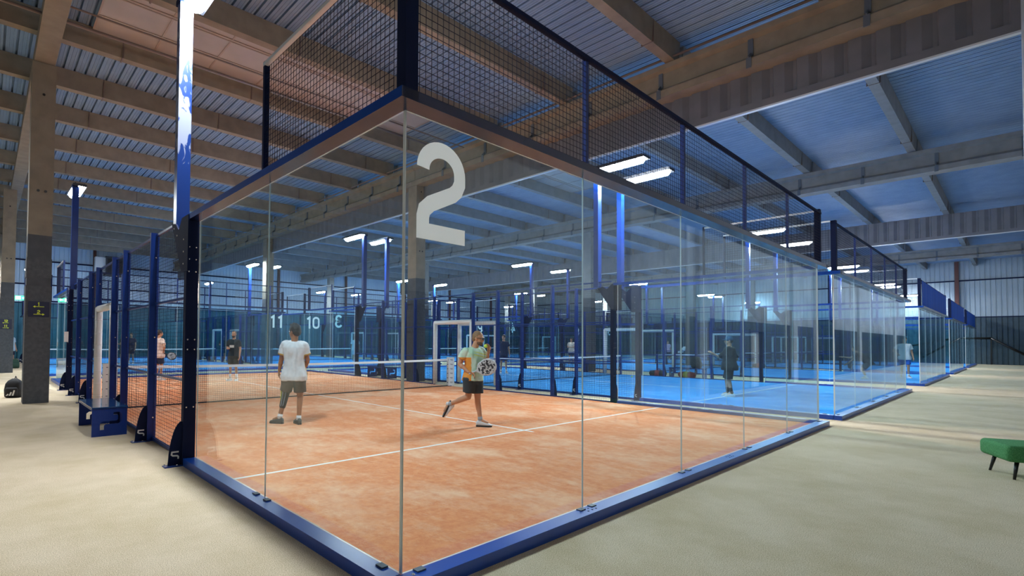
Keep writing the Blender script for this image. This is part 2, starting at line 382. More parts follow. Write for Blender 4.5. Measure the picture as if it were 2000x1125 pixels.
def side_fence(root):
    def big():
        mb = MB().box((-.14,-.08,0),(0,.01,GT+.02), M_STEELD)
        for z in (.7,1.4,1.52,2.35,2.5,2.65):
            for x in (-.11,-.03):
                mb.ell((x,-.08,z),(.010,.006,.010),M_BOLT,8,5); mb.ell((x,.01,z),(.010,.006,.010),M_BOLT,8,5)
        return mb
    def small():
        mb = MB().box((-.115,-.028,0),(0,.028,3.12), M_STEEL)
        for z in (.35,1.55,2.75): mb.ell((-.04,-.028,z),(.011,.006,.011),M_BOLT,8,5); mb.ell((-.04,.028,z),(.011,.006,.011),M_BOLT,8,5)
        return mb
    for i, y in enumerate(POSTS):
        p = link('fence_post', cached('post_big', big) if i in (0,7) else cached('post_small', small), root, (0,y,0))
        if i not in (3,4): link('foot_gusset', cached('fin', fin_mesh), p, (-.14 if i in (0,7) else -.115, -.03 if i in (0,7) else 0, 0))
    for a, b in ((4.17,5.97),(6.03,7.97),(8.03,9.02),(10.98,11.97),(12.03,13.97),(14.03,15.76)):
        L = b-a
        link('mesh_panel', cached('fmesh%.2f' % L, lambda: wires(MB(), (-.03,0,.06),(0,1,0),(0,0,1),L,3.0)), root, (0,a,0))
        for z in (.035, 1.0, 2.05, 3.08):
            w = .045 if z < .5 else .03
            link('rail', cached('frail%.2f%s' % (L, z<.5), lambda: MB().box((-.05,-.03,-w/2),(-.012,L+.03,w/2), M_STEEL)), root, (0,a,z))
    link('mesh_panel', cached('fmesh_door', lambda: wires(MB(), (-.03,9.08,2.22),(0,1,0),(0,0,1),1.84,.84)), root)
    link('rail', cached('rail_door', lambda: MB().box((-.05,9.05,3.065),(-.012,10.95,3.095), M_STEEL).box((-.05,9.05,2.17),(-.012,10.95,2.21), M_STEEL)), root)
    def pads():
        mb = MB(); A = V((-.055,9.12,.05)); B = V((-.055,9.12,2.18)); C = V((-.055,10.88,2.18)); D = V((-.055,10.88,.05))
        mb.tube([A,B,C,D], .075, M_WHITE, 12)
        for y in (9.12, 10.88):
            for z in [.25+.28*i for i in range(7)]: mb.cyl((-.055,y,z),(-.055,y,z+.012),.078,.078,M_INK if False else M_TAPE,12)
        return mb
    part('door_pad', pads, root, 'doorpad', True)

def lens(dy):
    # bulging diffuser under the lamp housing
    rings = []; a, b = sorted((dy*-.1, dy*1.34))
    for i in range(13):
        u = i/12; y = a+(b-a)*u; e = min(1, (u*(1-u)*26)**.5)
        ring_ = [V((.09+.135*e*math.cos(t), y, 5.968-.10*e*math.sin(t))) for t in [PI*j/10 for j in range(11)]]
        rings.append(ring_+[V((.09, y, 5.969))])
    return MB().loft(rings, M_LED)
def light_pole(label, loc, rz, dy, glare=False, group=None, tall=False):
    r = thing('light_pole', label, 'light pole', loc, rz, group)
    def pole():
        return MB().box((-.08,-.065,2.95),(.08,.065,6.02), M_STEEL)
    if tall: part('pole', MB().box((-.065,-.065,0),(.065,.065,6.02), M_STEEL).box((-.14,-.14,0),(.14,.14,.015), M_STEEL), r)
    elif glare: part('pole', MB().box((-.08,-.065,0),(.08,.065,3.07), M_POLE_GLARE), r, loc=(0,0,2.95))
    else: part('pole', pole, r, 'lp_pole')
    def br():
        mb = MB()
        yo = dy*.62
        mb.prism([(dy*-.10,3.03),(dy*.36,2.35),(dy*.62,2.35),(dy*.62,3.03),(dy*.36,3.03),(dy*.22,2.90),(dy*.08,3.0)], (-.09,0,0),(0,1,0),(0,0,1),(1,0,0),.02,M_STEELD)
        for y, z in ((.02,2.95),(.16,2.84),(.45,2.75),(.45,2.6),(.45,2.45)): mb.ell((-.091,dy*y,z),(.006,.012,.012),M_BOLT,8,5)
        return mb
    part('bracket_plate', br, r, 'lp_br%d' % dy)
    def arm():
        mb = MB().box((-.05,-.06*1,6.0),(.25,.06,6.05), M_LAMP)
        for x in (-.02,.2): mb.box((x-.015,-.1,6.03),(x+.015,dy*1.3,6.06), M_LAMP)
        mb.box((-.09,-.11,5.93),(.05,.11,6.0), M_STEELD)
        return mb
    part('lamp_arm', arm, r, 'lp_arm%d' % dy)
    def house():
        return MB().box((-.08,dy*-.12,5.965),(.26,dy*1.36,6.03), M_LAMP)
    h = part('lamp_housing', house, r, 'lp_house%d' % dy)
    part('led_strip', lambda: lens(dy), h, 'lp_led%d' % dy)
    return r

def bench_mesh_panel():
    # end plate with a cut-out mark: outline minus hole, made by a filled 2D curve
    cu = bpy.data.curves.new('plate', 'CURVE'); cu.dimensions = '2D'; cu.fill_mode = 'BOTH'; cu.extrude = .006
    hole = [(.11,.10),(.165,.10),(.165,.165),(.185,.185),(.36,.185),(.405,.215),(.405,.335),(.37,.365),(.29,.365),(.29,.325),(.34,.325),(.355,.31),(.355,.25),(.335,.232),(.15,.232),(.11,.20)]
    for pts in ([(0,0),(.48,0),(.48,.44),(0,.44)], hole):
        sp = cu.splines.new('POLY'); sp.points.add(len(pts)-1); sp.use_cyclic_u = True
        for q, p in zip(sp.points, pts): q.co = (p[0], p[1], 0, 1)
    ob = bpy.data.objects.new('plate_tmp', cu); COL.objects.link(ob)
    me = bpy.data.meshes.new_from_object(ob.evaluated_get(bpy.context.evaluated_depsgraph_get()))
    bpy.data.objects.remove(ob); bpy.data.curves.remove(cu)
    me.transform(Matrix(((1,0,0,0),(0,0,-1,0),(0,1,0,0),(0,0,0,1)))); me.materials.clear(); me.materials.append(M_STEEL)
    me.name = 'bench_plate'; return me
def bench(label, x, y, rz=0, group='blue steel benches outside the courts'):
    r = thing('steel_bench', label, 'bench', (x,y,0), rz, group)
    if 'bplate' not in CACHE: CACHE['bplate'] = bench_mesh_panel()
    for yy in (.02, 1.42): link('end_plate', CACHE['bplate'], r, (0,yy,0))
    part('bench_seat', lambda: MB().box((-.005,0,.44),(.485,1.44,.455), mat('bench_top_steel', (.015,.075,.22), .12, 0, coat=.6)).box((-.005,0,.41),(.005,1.44,.44),M_STEEL).box((.475,0,.41),(.485,1.44,.44),M_STEEL), r, 'bseat')
    return r

def net(label, x0, y0):
    r = thing('court_net', label, 'net', (x0,y0+10,.03))
    def top(x): t = (x-5)/5; return .88+.04*t*t
    def mesh():
        mb = MB(); n = 220
        for i in range(n+1):
            x = .1+9.8*i/n; mb.bar((x,0,.02),(x,0,top(x)-.02),.004,.004,M_NET,(0,1,0))
        for j in range(19):
            P = [(.1+9.8*i/10, .003, .02+(top(.1+9.8*i/10)-.06)*j/18) for i in range(11)]
            for a, b in zip(P[:-1], P[1:]): mb.bar(a, b, .004,.004,M_NET)
        mb.bar((.1,0,.02),(9.9,0,.02),.012,.03,M_NET)
        return mb
    part('net_cords', mesh, r, 'net_cords')
    def tape():
        mb = MB(); P = [(.05+9.9*i/12, 0, top(.05+9.9*i/12)-.03) for i in range(13)]
        for a, b in zip(P[:-1], P[1:]): mb.bar(a, b, .016, .062, M_TAPE)
        return mb
    part('top_tape', tape, r, 'net_tape')
    for x in (.04, 9.96):
        p = link('net_post', cached('net_post', lambda: MB().cyl((0,0,0),(0,0,.94),.045,.045,M_STEEL,12)), r, (x,0,0))
        def pad():
            mb = MB().box((-.13,-.05,.02),(.13,.05,.97), M_WHITE)
            for k in range(6):
                z = .1+.15*k
                for s, y in ((-1,-.051),(1,.051)):
                    mb.box((-.075,y,z+.035),(.05,y+s*.001,z+.05), M_INK); mb.box((-.04,y,z+.01),(.06,y+s*.001,z+.022), M_INK)
            for k in range(6):
                z = .1+.15*k
                for s, x in ((-1,-.131),(1,.131)): mb.box((x,-.03,z+.02),(x+s*.001,.03,z+.045), M_INK)
            return mb
        if x0 == 0 and y0 == 0: link('post_pad', cached('post_pad', pad), p)
    return r

def turf(label, x0, y0, mt, key):
    def f():
        mb = MB().box((.0,.0,0),(10,20,.03), mt)
        L = M_LINE
        for y in (3., 17.): mb.box((.02,y-.025,.03),(9.98,y+.025,.0312), L)
        mb.box((4.975,2.8,.0302),(5.025,17.2,.0314), L)
        return mb
    return tag(link('court_floor', cached(key, f), None, (x0,y0,0)), label, 'court floor')
M_LINE = mat('line_paint', (.80,.76,.70), .8)

def court(name, x0, y0, mt, key, num_near=None, near_x=.09, num_far=None, tarp=False, benches=(), polesL=True, far=True, backside=True):
    C = V((x0+5, y0+10, 0))
    turf(f'{"sandy orange" if mt is M_ORANGE else "blue"} turf floor of {name}', x0, y0, mt, key)
    for rot in (0, 1):
        if rot and not far: continue
        base = (x0,y0,0) if not rot else (x0+10,y0+20,0); rz = PI*rot
        nm = 'near' if not rot else 'far'
        num = num_near if not rot else num_far
        lab = f'{nm} glass end screen of {name}' + (f', white number {num}' if num else ', no number')
        r = thing('glass_end_screen', lab, 'glass screen', base, rz); end_wall(r, num, near_x if not rot else 9.42)
        if tarp and not rot:
          for half in (0, 1):
            mb = MB()
            for i in range(20*half, 20*half+20):
                xa, xb = .1+i*.245, .1+(i+1)*.245; ya = -.085-.012*math.sin(i*1.7); yb = -.085-.012*math.sin((i+1)*1.7)
                if i == 20: continue
                mb.add([(xa,ya,3.06),(xb,yb,3.06),(xb,yb,4.0),(xa,ya,4.0),(xa,ya+.006,3.06),(xb,yb+.006,3.06),(xb,yb+.006,4.0),(xa,ya+.006,4.0)],
                       [(0,1,2,3),(7,6,5,4),(0,4,5,1),(1,5,6,2),(2,6,7,3),(3,7,4,0)], M_TARP)
            part('wind_screen', mb, r, 'tarp%d' % half)
        for s in (-1, 1):
            lr = ('left' if s < 0 else 'right') if not rot else ('right' if s < 0 else 'left')
            px = x0+(0 if s < 0 else 10) if not rot else x0+(10 if s < 0 else 0)
            r2 = thing('glass_side_screen', f'{nm} {lr} glass corner of {name}', 'glass screen', (px, y0+20*rot, 0), rz)
            side_return(r2, s)
    for rot in (0, 1):
        base = (x0,y0,0) if not rot else (x0+10,y0+20,0)
        r = thing('mesh_fence', f'blue wire mesh fence, {"left" if not rot else "right"} side of {name}', 'fence', base, PI*rot)
        side_fence(r)
    net(f'white-taped net across {name}', x0, y0)
    g = None
    for px, py, rz, dy, w in ((x0-.06,y0+4.62,0,-1,'near left'),(x0-.06,y0+15.38,0,1,'far left'),(x0+10.06,y0+4.62,PI,1,'near right'),(x0+10.06,y0+15.38,PI,-1,'far right')):
        light_pole(f'blue lamp pole at the {w} of {name}', (px,py,0), rz, dy, glare=(key == 'turf_o' and w == 'near left'))

O2 = 'the orange court'
court(O2, 0, 0, M_ORANGE, 'turf_o', '2')
court('the nearest blue court', 11.3, 0, M_BLUE, 'turf_b', None, .09, '3')
court('the second blue court along the aisle', 25, 0, M_BLUE, 'turf_b', None, .09, '4', tarp=True)
court('the third blue court along the aisle', 37.6, 0, M_BLUE, 'turf_b', None, .09, '5', tarp=True)
court('the farthest blue court along the aisle', 50, 0, M_BLUE, 'turf_b', None, .09, '6', tarp=True)
court('the blue court behind the orange court', 0, 23, M_BLUE, 'turf_b', '11', 9.3)
court('the blue court behind the nearest blue court', 11.3, 23, M_BLUE, 'turf_b', '10', .09)
court('the blue court behind the second aisle court', 25, 23, M_BLUE, 'turf_b', '9', .09)
court('the blue court behind the third aisle court', 37.6, 23, M_BLUE, 'turf_b', '8', .09)

bench('blue bench with cut-out end plate in front, left of the orange court', -.70, 6.8)
bench('blue bench half hidden behind the sign column', -1.13, 15.0)
bench('blue bench right of the second court, near half', 21.62, 6.45)
bench('blue bench right of the second court, far half', 21.62, 12.25)
bench('blue bench between the orange court and the blue court, far half', 10.45, 14.2)

# lamps of the court on the other side of the sign column (its poles stand left of the picture)
for y, dy, w in ((15.28,-1,'far'),):
    light_pole(f'blue lamp pole on the other side of the left aisle', (-3.4,y,0), PI, dy, tall=True)

# ================================================================== HALL
X0, X1, Y0, Y1, ZD = -16., 62., -3.6, 46., 8.86
struct('floor', MB().box((X0,Y0,-.05),(X1,Y1,0), M_CARPET), 'beige carpet floor of the sports hall', 'floor')
def deck(mb, x0, x1, y0, y1, z, mt, pitch=.25, d=.085):
    n = int((x1-x0)/pitch); vs = []; fs = []
    prof = []
    for i in range(n+1):
        x = x0+i*pitch; prof += [(x,z),(x+.055,z),(x+.06,z+.008),(x+.075,z+.008),(x+.08,z),(x+.13,z),(x+.135,z+.008),(x+.15,z+.008),(x+.155,z),(x+.2,z),(x+.205,z+d),(x+.245,z+d)]
    for x, zz in prof: vs += [(x,y0,zz),(x,y1,zz)]
    fs = [(2*i,2*i+1,2*i+3,2*i+2) for i in range(len(prof)-1)]
    mb.add(vs, fs, mt); return mb
c = MB(); deck(c, X0, X1, Y0, Y1, ZD, M_DECK); c.box((X0,Y0,ZD+.2),(X1+.3,Y1,ZD+.25), M_DECK)
struct('ceiling', c, 'profiled steel roof sheets seen from below', 'ceiling')
def clad(mb, axis, c, a0, a1, z0, z1, sgn, mt, pitch=.3, d=.04):
    n = int((a1-a0)/pitch); vs = []
    prof = []
    for i in range(n):
        a = a0+i*pitch; prof += [(a,0),(a+.2,0),(a+.22,d),(a+.28,d)]
    prof.append((a1,0))
    for a, q in prof:
        for z in (z0, z1): vs.append((a, c+sgn*q, z) if axis == 'y' else (c+sgn*q, a, z))
    mb.add(vs, [(2*i,2*i+2,2*i+3,2*i+1) for i in range(len(prof)-1)], mt); return mb
w = MB(); clad(w,'y',Y1,X0,X1,0,4.2,1,M_WALLT); clad(w,'y',Y1,X0,X1,4.2,9.1,1,M_WALLB); w.box((X0,Y1+.06,0),(X1,Y1+.15,9.1),M_WALLD)
w.box((X0,Y1-.03,4.16),(X1,Y1,4.24),M_STEELD)
struct('wall_back', w, 'far hall wall, pale cladding over a dark base', 'wall')
w = MB(); clad(w,'x',X1,Y0,Y1,0,4.0,1,M_WALLD); clad(w,'x',X1,Y0,Y1,4.0,9.1,1,M_WALLU); w.box((X1+.06,Y0,0),(X1+.15,Y1,9.1),M_WALLD)
w.box((X1-.03,Y0,3.96),(X1,Y1,4.04),M_STEELD)
struct('wall_right', w, 'end wall of the aisle, pale cladding over a dark base', 'wall')
w = MB().box((X0-.2,Y0,0),(X0,Y1,9.1),M_BLOCK)
struct('wall_left', w, 'plain wall beyond the left court', 'wall')
# wall along the aisle behind the viewer: dark painted base, concrete above, a doorway
w = MB()
for a, b in ((X0,18.1),(19.7,X1)): w.box((a,Y0-.25,0),(b,Y0,2.3),M_PAINT)
w.box((18.1,Y0-.25,2.05),(19.7,Y0,2.3),M_PAINT); w.box((X0,Y0-.25,2.3),(X1,Y0,9.1),M_BLOCK)
for x in (9.6,13.6,22.9,26.5,36,48.8): w.box((x,Y0,0),(x+.6,Y0+.12,9.1),M_BLOCK)
struct('wall_front', w, 'wall along the aisle, dark paint below bare concrete', 'wall')
d = MB().box((18.1,Y0-.25,0),(18.2,Y0+.03,2.05),M_PAINT).box((19.6,Y0-.25,0),(19.7,Y0+.03,2.05),M_PAINT).box((18.2,Y0-.25,1.97),(19.6,Y0+.03,2.05),M_PAINT).box((18.2,Y0-.2,0),(19.6,Y0-.15,1.97),M_WOOD)
d.box((18.9,Y0-.16,0),(18.91,Y0-.14,1.97),M_PAINT).box((18.82,Y0-.15,.95),(18.86,Y0-.1,1.1),M_BOLT)
struct('door_1', d, 'pale double door in the aisle wall', 'door')

ROWX = [('the left aisle', -1.04), ('the gap beside the orange court', 10.72), ('the gap after the second court', 22.95), ('the gap after the third court', 36.2), ('the gap before the last court', 48.85)]
ROWY = [(12.75,'in the front row'), (26.5,'in the second row'), (40.2,'in the back row')]
def column(lab, x, y, top, tan):
    r = thing('concrete_column', lab, 'column', (x,y,0))
    cm = M_CONC if tan else M_CONCG
    mb = MB().box((-.23,-.25,3.95),(.23,.25,top), cm).box((-.23,-.25,0),(.23,.25,3.95), M_PAINT)
    for z, xs in ((5.0,(-.06,.08)),(7.3,(.0,))):
        for q in xs: mb.cyl((q,-.26,z),(q,-.2,z),.03,.03,M_BLACK,10)
    part('shaft', mb, r)
    part('padding', MB().box((-.245,-.265,0),(.245,.265,2.75), M_PAD).box((-.24,-.26,2.95),(.24,.26,3.4), M_PAD), r)
    return r
for rx, (rn, x) in enumerate(ROWX):
    for yy, yn in ROWY:
        if rx == 0:
            lab = {12.75:'concrete column with dark padding and the navy 1 and 2 sign', 26.5:'concrete column behind the sign column in the left aisle', 40.2:'farthest concrete column of the left aisle'}[yy]
        else: lab = f'concrete column in {rn}, {yn}'
        column(lab, x-(.22 if rx == 0 and yy > 13 else 0), yy, 8.05 if rx == 0 else 7.52, rx < 2)

# roof girders along the hall, one per span, and cross beams per bay
SP = [(-3.55,12.75),(12.75,26.5),(26.5,40.2),(40.2,45.95)]
for rx, (rn, x) in enumerate(ROWX):
    for k, (a, b) in enumerate(SP):
        lab = f'roof girder above {rn}, span {["nearest the viewer","second from the front","third from the front","farthest back"][k]}'
        r = thing('roof_girder', lab, 'girder', (x,a,0))
        L = b-a-.01; cm = M_CONC if rx < 2 else M_CONCG
        if rx == 0:
            part('beam', MB().box((-.2,0,8.06),(.2,L,8.35), cm), r)
        else:
            mb = MB()
            prof = [(-.27,7.53),(.27,7.53),(.27,7.70),(.13,7.80),(.13,8.16),(.25,8.22),(.25,8.34),(-.25,8.34),(-.25,8.22),(-.13,8.16),(-.13,7.80),(-.27,7.70)]
            mb.prism(prof, (0,0,0),(1,0,0),(0,0,1),(0,1,0),L,cm)
            part('beam', mb, r)
            for j in range(int(L/1.95)):
                y = .9+1.95*j
                link('strap', cached('strap', lambda: MB().box((-.285,-.05,7.5),(-.26,.05,7.72),M_CLIP).bar((-.28,0,7.7),(-.15,0,7.82),.1,.02,M_CLIP,(0,1,0)).box((-.16,-.05,7.8),(-.14,.05,8.36),M_CLIP)), r, (0,y,0))
YP = [-2.95,-.08,2.95,5.95,8.8,11.75,14.45,17.15,20.15,23.3,26.2,29.2,32.1,35.,38.,41.,43.9]
BAYX = [(-15.9,-1.24,'the left court'),(-.84,10.6,'the orange court'),(11.1,22.7,'the second court'),(23.2,35.95,'the third court'),(36.45,48.6,'the fourth court'),(49.1,61.8,'the last court')]
ORD = ['first','second','third','fourth','fifth','sixth','seventh','eighth','ninth','tenth','eleventh','twelfth','thirteenth','fourteenth','fifteenth','sixteenth','seventeenth']
for bi, (a, b, bn) in enumerate(BAYX):
    cm = M_CONC if bi < 2 else M_CONCG
    for k, y in enumerate(YP):
        L = b-a+.3
        def f(L=L, cm=cm):
            mb = MB().prism([(-.11,8.36),(.11,8.36),(.14,8.86),(-.14,8.86)], (0,0,0),(0,1,0),(0,0,1),(1,0,0),L,cm)
            for q in (1.4, 4.6, L-1.4): mb.box((q,-.145,8.35),(q+.03,.145,8.86),M_PIPE)
            return mb
        tag(link('roof_beam', cached('rb%d' % bi, f), None, (a-.15,y,0)), f'roof cross beam above {bn}, {ORD[k]} from the front wall', 'roof beam')
# smoke curtains hanging below girders
def curtain(lab, x, z0, z1, y0, y1):
    r = thing('smoke_curtain', lab, 'smoke curtain', (x,0,0))
    mb = MB(); clad(mb,'x',0,y0,y1,z0,z1,1,M_CURT,.42,.05); clad(mb,'x',.008,y0,y1,z0,z1,1,M_CURT,.42,.05)
    part('sheet', mb, r)
    part('edge_rail', MB().box((-.03,y0,z0-.02),(.07,y1,z0+.015),M_RAIL).box((-.02,y0,z0+.015),(.0,y1,z0+.17),M_CURT), r)
curtain('profiled metal smoke curtain under the girder right of the orange court', 10.84, 6.7, 7.62, -3.5, 45.8)
curtain('profiled metal smoke curtain far along the aisle', 35.84, 7.1, 8.36, -3.5, 45.8)
# skylight panels
def skylight(lab, x0, x1, y0, y1, z=8.80):
    r = thing('roof_skylight', lab, 'skylight', (0,0,0))
    part('panel', MB().box((x0,y0,z),(x1,y1,z+.03), M_SKYL), r)
    mb = MB()
    for y in (y0+.85, y0+.95, y1-.75, y1-.62): mb.box((x0,y-.015,z-.02),(x1,y+.015,z), M_SKYLB)
    n = int((x1-x0)/1.2)
    for i in range(n+1): x = x0+(x1-x0)*i/n; mb.box((x-.02,y0,z-.012),(x+.02,y1,z), M_SKYLB)
    part('bars', mb, r)
skylight('flat pale skylight panel over the orange court', -.2, 9.0, 8.98, 11.6)
skylight('flat pale skylight panel over the second court', 13.8, 19.5, 8.98, 11.6)
# pipes
solo('sprinkler_pipe', MB().tube([V((-15.8,10.5,8.2)),V((10.6,10.5,8.2))],.035,M_PIPE), 'long dark pipe under the pale roof panel, nearer the back', 'pipe', smooth=True)
solo('sprinkler_pipe', MB().tube([V((-15.8,9.95,8.25)),V((10.6,9.95,8.25))],.02,M_PIPE), 'thin dark pipe under the pale roof panel, nearer the front', 'pipe', smooth=True)
solo('conduit', MB().tube([V((10.42,-3.4,8.42)),V((10.42,45.8,8.42))],.03,M_PIPE), 'thin conduit running on top of the girder right of the orange court', 'pipe', smooth=True)
solo('downpipe', MB().tube([V((10.6,-2.62,0)),V((10.6,-2.62,8.8))],.05,M_RAIL,14), 'pale vertical pipe at the right edge of the picture', 'pipe', smooth=True)
# steel posts and girts on the far walls
for i, x in enumerate([4.6, 12.3, 20.3, 28.2, 36.5, 44, 52]):
    solo('wall_post', MB().box((x-.1,Y1-.25,0),(x+.1,Y1-.05,8.8),M_RUST), f'red-brown steel post on the far wall, {ORD[i]} from the left', 'steel post')
for z, n in ((5.6,'lower'),(7.4,'upper')):
    solo('wall_girt', MB().box((X0,Y1-.12,z-.05),(X1-.2,Y1-.02,z+.05),M_STEELD), f'dark horizontal {n} rail across the far wall', 'wall rail')
solo('wall_post', MB().box((X1-.3,.9,0),(X1-.05,1.15,8.8),M_RUST), 'red-brown steel post on the end wall of the aisle', 'steel post')
solo('wall_girt', MB().box((X1-.12,Y0,7.1),(X1-.02,Y1,7.2),M_STEELD), 'dark horizontal rail across the end wall of the aisle', 'wall rail')
hr = thing('handrail', 'dark handrail sloping down along the end wall', 'handrail', (0,0,0))
part('rail', MB().tube([V((61.75,4,1.5)),V((61.75,1.2,2.2)),V((61.75,-.9,2.2)),V((61.75,-3.2,.5))],.09,M_BLACK), hr, smooth=True)
part('posts', MB().box((61.72,1.15,0),(61.78,1.25,2.2),M_BLACK).box((61.72,-.95,0),(61.78,-.85,2.2),M_BLACK), hr)
# heater unit on the far wall
ht = thing('heater_unit', 'dark boxy air heater hung high on the far wall', 'heater', (6.0,45.1,6.6))
part('case', MB().box((-.8,-.5,0),(.8,.72,1.5),M_LAMP).box((-.7,-.52,.15),(.7,-.5,1.3),M_BLACK), ht)
part('duct', MB().box((-1.5,-.3,.2),(-.8,.3,1.4),M_RAIL), ht)

# ---- signs on the columns
def sign(lab, x, y, z, rows, w=.40, h=.36):
    r = thing('direction_sign', lab, 'sign', (x,y,z))
    part('board', MB().box((-w/2,0,0),(w/2,.012,h), M_NAVY), r)
    mb = MB(); n = len(rows)
    for i, (tx, ar) in enumerate(rows):
        zt = h-(i+1)*h/n
        write(mb, tx, (-.03*len(tx),-.002,zt+h/n*.42),(1,0,0),(0,0,1),(0,-1,0),h/n*.46,.001,M_YEL,.2)
        write(mb, ar, (-.10,-.002,zt+h/n*.04),(1,0,0),(0,0,1),(0,-1,0),.105,.001,M_YEL,.13)
    part('lettering', mb, r)
sign('navy sign with yellow 1 and 2 and arrows on the nearest column', -1.03, 12.47, 2.02, [('1','<'),('2','>')])
sign('small navy sign with yellow 12 and 11 on the second column', -1.30, 26.22, 1.9, [('12','<'),('11','>')], .42, .44)
ex = thing('exit_sign', 'green and white exit sign beside the second left column', 'exit sign', (-.79,26.3,3.2))
part('panel', MB().box((-.23,-.02,0),(.23,.02,.2),M_EXIT), ex)
part('pictogram', MB().box((-.2,-.022,.03),(-.02,-.02,.17),M_EXITW).box((.03,-.022,.08),(.14,-.022+.002,.12),M_EXITW).prism([(.13,.04),(.2,.1),(.13,.16)],(0,-.022,0),(1,0,0),(0,0,1),(0,1,0),.002,M_EXITW), ex)
part('bracket', MB().box((-.25,-.01,.08),(-.2,.16,.12),M_BOLT), ex)
solo('paper_notice', MB().box((-.02,0,0),(.08,.004,.30),M_TAPE), 'white paper notice taped to the far left fence post', 'notice', loc=(-.19,15.715,1.42))

# ---- pouf, bags, balls
pf = thing('green_pouf', 'green boucle ottoman bench on black tapered legs', 'ottoman', (7.21,-2.33,0), math.radians(23.5))
def cushion():
    bm = bmesh.new(); bmesh.ops.create_cube(bm, size=1)
    for v in bm.verts: v.co = V((v.co.x*.62, v.co.y*.95-.40, v.co.z*.19+.295))
    bmesh.ops.bevel(bm, geom=bm.edges[:], offset=.05, segments=5, profile=.5, affect='EDGES')
    me = bpy.data.meshes.new('cushion'); bm.to_mesh(me); bm.free(); me.materials.append(M_GREEN)
    me.polygons.foreach_set('use_smooth', [True]*len(me.polygons)); return me
link('cushion', cushion(), pf)
for x in (-.25,.25):
    for y in (0,-.8):
        link('leg', cached('pouf_leg%s%s' % (x,y), lambda: MB().cyl((x*1.0,y,0),(x*.86,y-.04*(1 if y > -.4 else -1),.215),.012,.021,M_BLACK,12), True), pf)
def backpack(lab, x, y, rz, mt, stripes, s=1.):
    r = thing('backpack', lab, 'bag', (x,y,0), rz)
    mb = MB(); rings = []
    for z, wx, wy, dy in ((0,.15,.10,0),(.03,.19,.13,0),(.2,.20,.14,0),(.36,.18,.12,.01),(.44,.13,.09,.02),(.49,.05,.04,.03)):
        rings.append([V((wx*s*math.copysign(abs(math.cos(t))**.6,math.cos(t)), (wy*math.copysign(abs(math.sin(t))**.6,math.sin(t))+dy)*s, z*s)) for t in [2*PI*i/20 for i in range(20)]])
    part('body', mb.loft(rings, mt), r, smooth=True)
    part('front_pocket', MB().loft([[V((wx*s*math.cos(t), (-.13+wy*math.sin(t))*s, z*s)) for t in [2*PI*i/16 for i in range(16)]] for z, wx, wy in ((.04,.12,.03),(.08,.15,.05),(.22,.15,.05),(.27,.11,.03))], mt), r, smooth=True)
    part('strap', MB().tube([V((-.08*s,.12*s,.45*s)),V((-.13*s,.19*s,.3*s)),V((-.12*s,.15*s,.08*s))],.018*s,mt,8).tube([V((.0,.03*s,.48*s)),V((.02,.03*s,.55*s)),V((.05*s,.03*s,.48*s))],.01*s,mt,8), r, smooth=True)
    if stripes:
        m2 = MB()
        for i in range(3): m2.prism([(-.10+.065*i,.06+.0*i),(-.06+.065*i,.06),(-.03+.065*i,.10+.045*i),(-.06+.065*i,.11+.045*i)], (0,-.186*s,0),(1,0,0),(0,0,1),(0,-1,0),.002,M_WHITE)
        part('stripe_mark', m2, r)
    return r
backpack('black backpack with three white stripes leaning by the sign column', -1.38, 14.3, math.radians(-25), M_BAG, True, .98)
backpack('dark green bag on the floor near the man in the left aisle', -.80, 30.5, .3, mat('green_bag',(.02,.06,.04),.8), False, .95)
backpack('dark backpack standing on the blue bench right of the second court', 21.86, 6.8, 1.2, M_BAG, False, 1.1).location.z = .456
def bag(lab, x, y, rz, mt, mt2):
    r = thing('sports_bag', lab, 'bag', (x,y,0), rz); rings = []
    for u, k in ((-.38,.35),(-.34,.8),(-.15,1),(.15,1),(.34,.8),(.38,.35)):
        rings.append([V((u, .17*k*math.cos(t), .14+.14*k*math.sin(t))) for t in [2*PI*i/16 for i in range(16)]])
    part('body', MB().loft(rings, mt), r, smooth=True)
    part('handle', MB().tube([V((-.12,-.1,.24)),V((-.06,-.06,.34)),V((.06,-.06,.34)),V((.12,-.1,.24))],.012,mt2,8), r, smooth=True)
    part('panel', MB().loft([[V((u,.176*math.cos(t),.14+.146*math.sin(t))) for t in [2*PI*i/16 for i in range(16)]] for u in (-.1,.1)], mt2), r, smooth=True)
bag('red and yellow sports bag under the blue bench', 21.86, 7.2, 1.45, mat('red_bag',(.42,.04,.03),.6), mat('yellow_bag',(.6,.5,.06),.6))
bag('dark sports bag beside the blue bench', 21.86, 8.5, 1.7, M_BAG, mat('red_bag',(.42,.04,.03),.6))
bag('dark bag with red panel left by the fence of the third court', 36.4, 8.6, 1.5, M_BAG, mat('red_bag',(.42,.04,.03),.6))
for lab, x, y, z in (('yellow ball at the foot of the door behind the net',10.6,11.6,.033),('yellow ball on the blue court near its far fence',19.6,8.6,.063),):
    solo('tennis_ball', MB().ell((0,0,0),(.033,.033,.033),M_BALL,16,10), lab, 'ball', loc=(x,y,z), smooth=True)

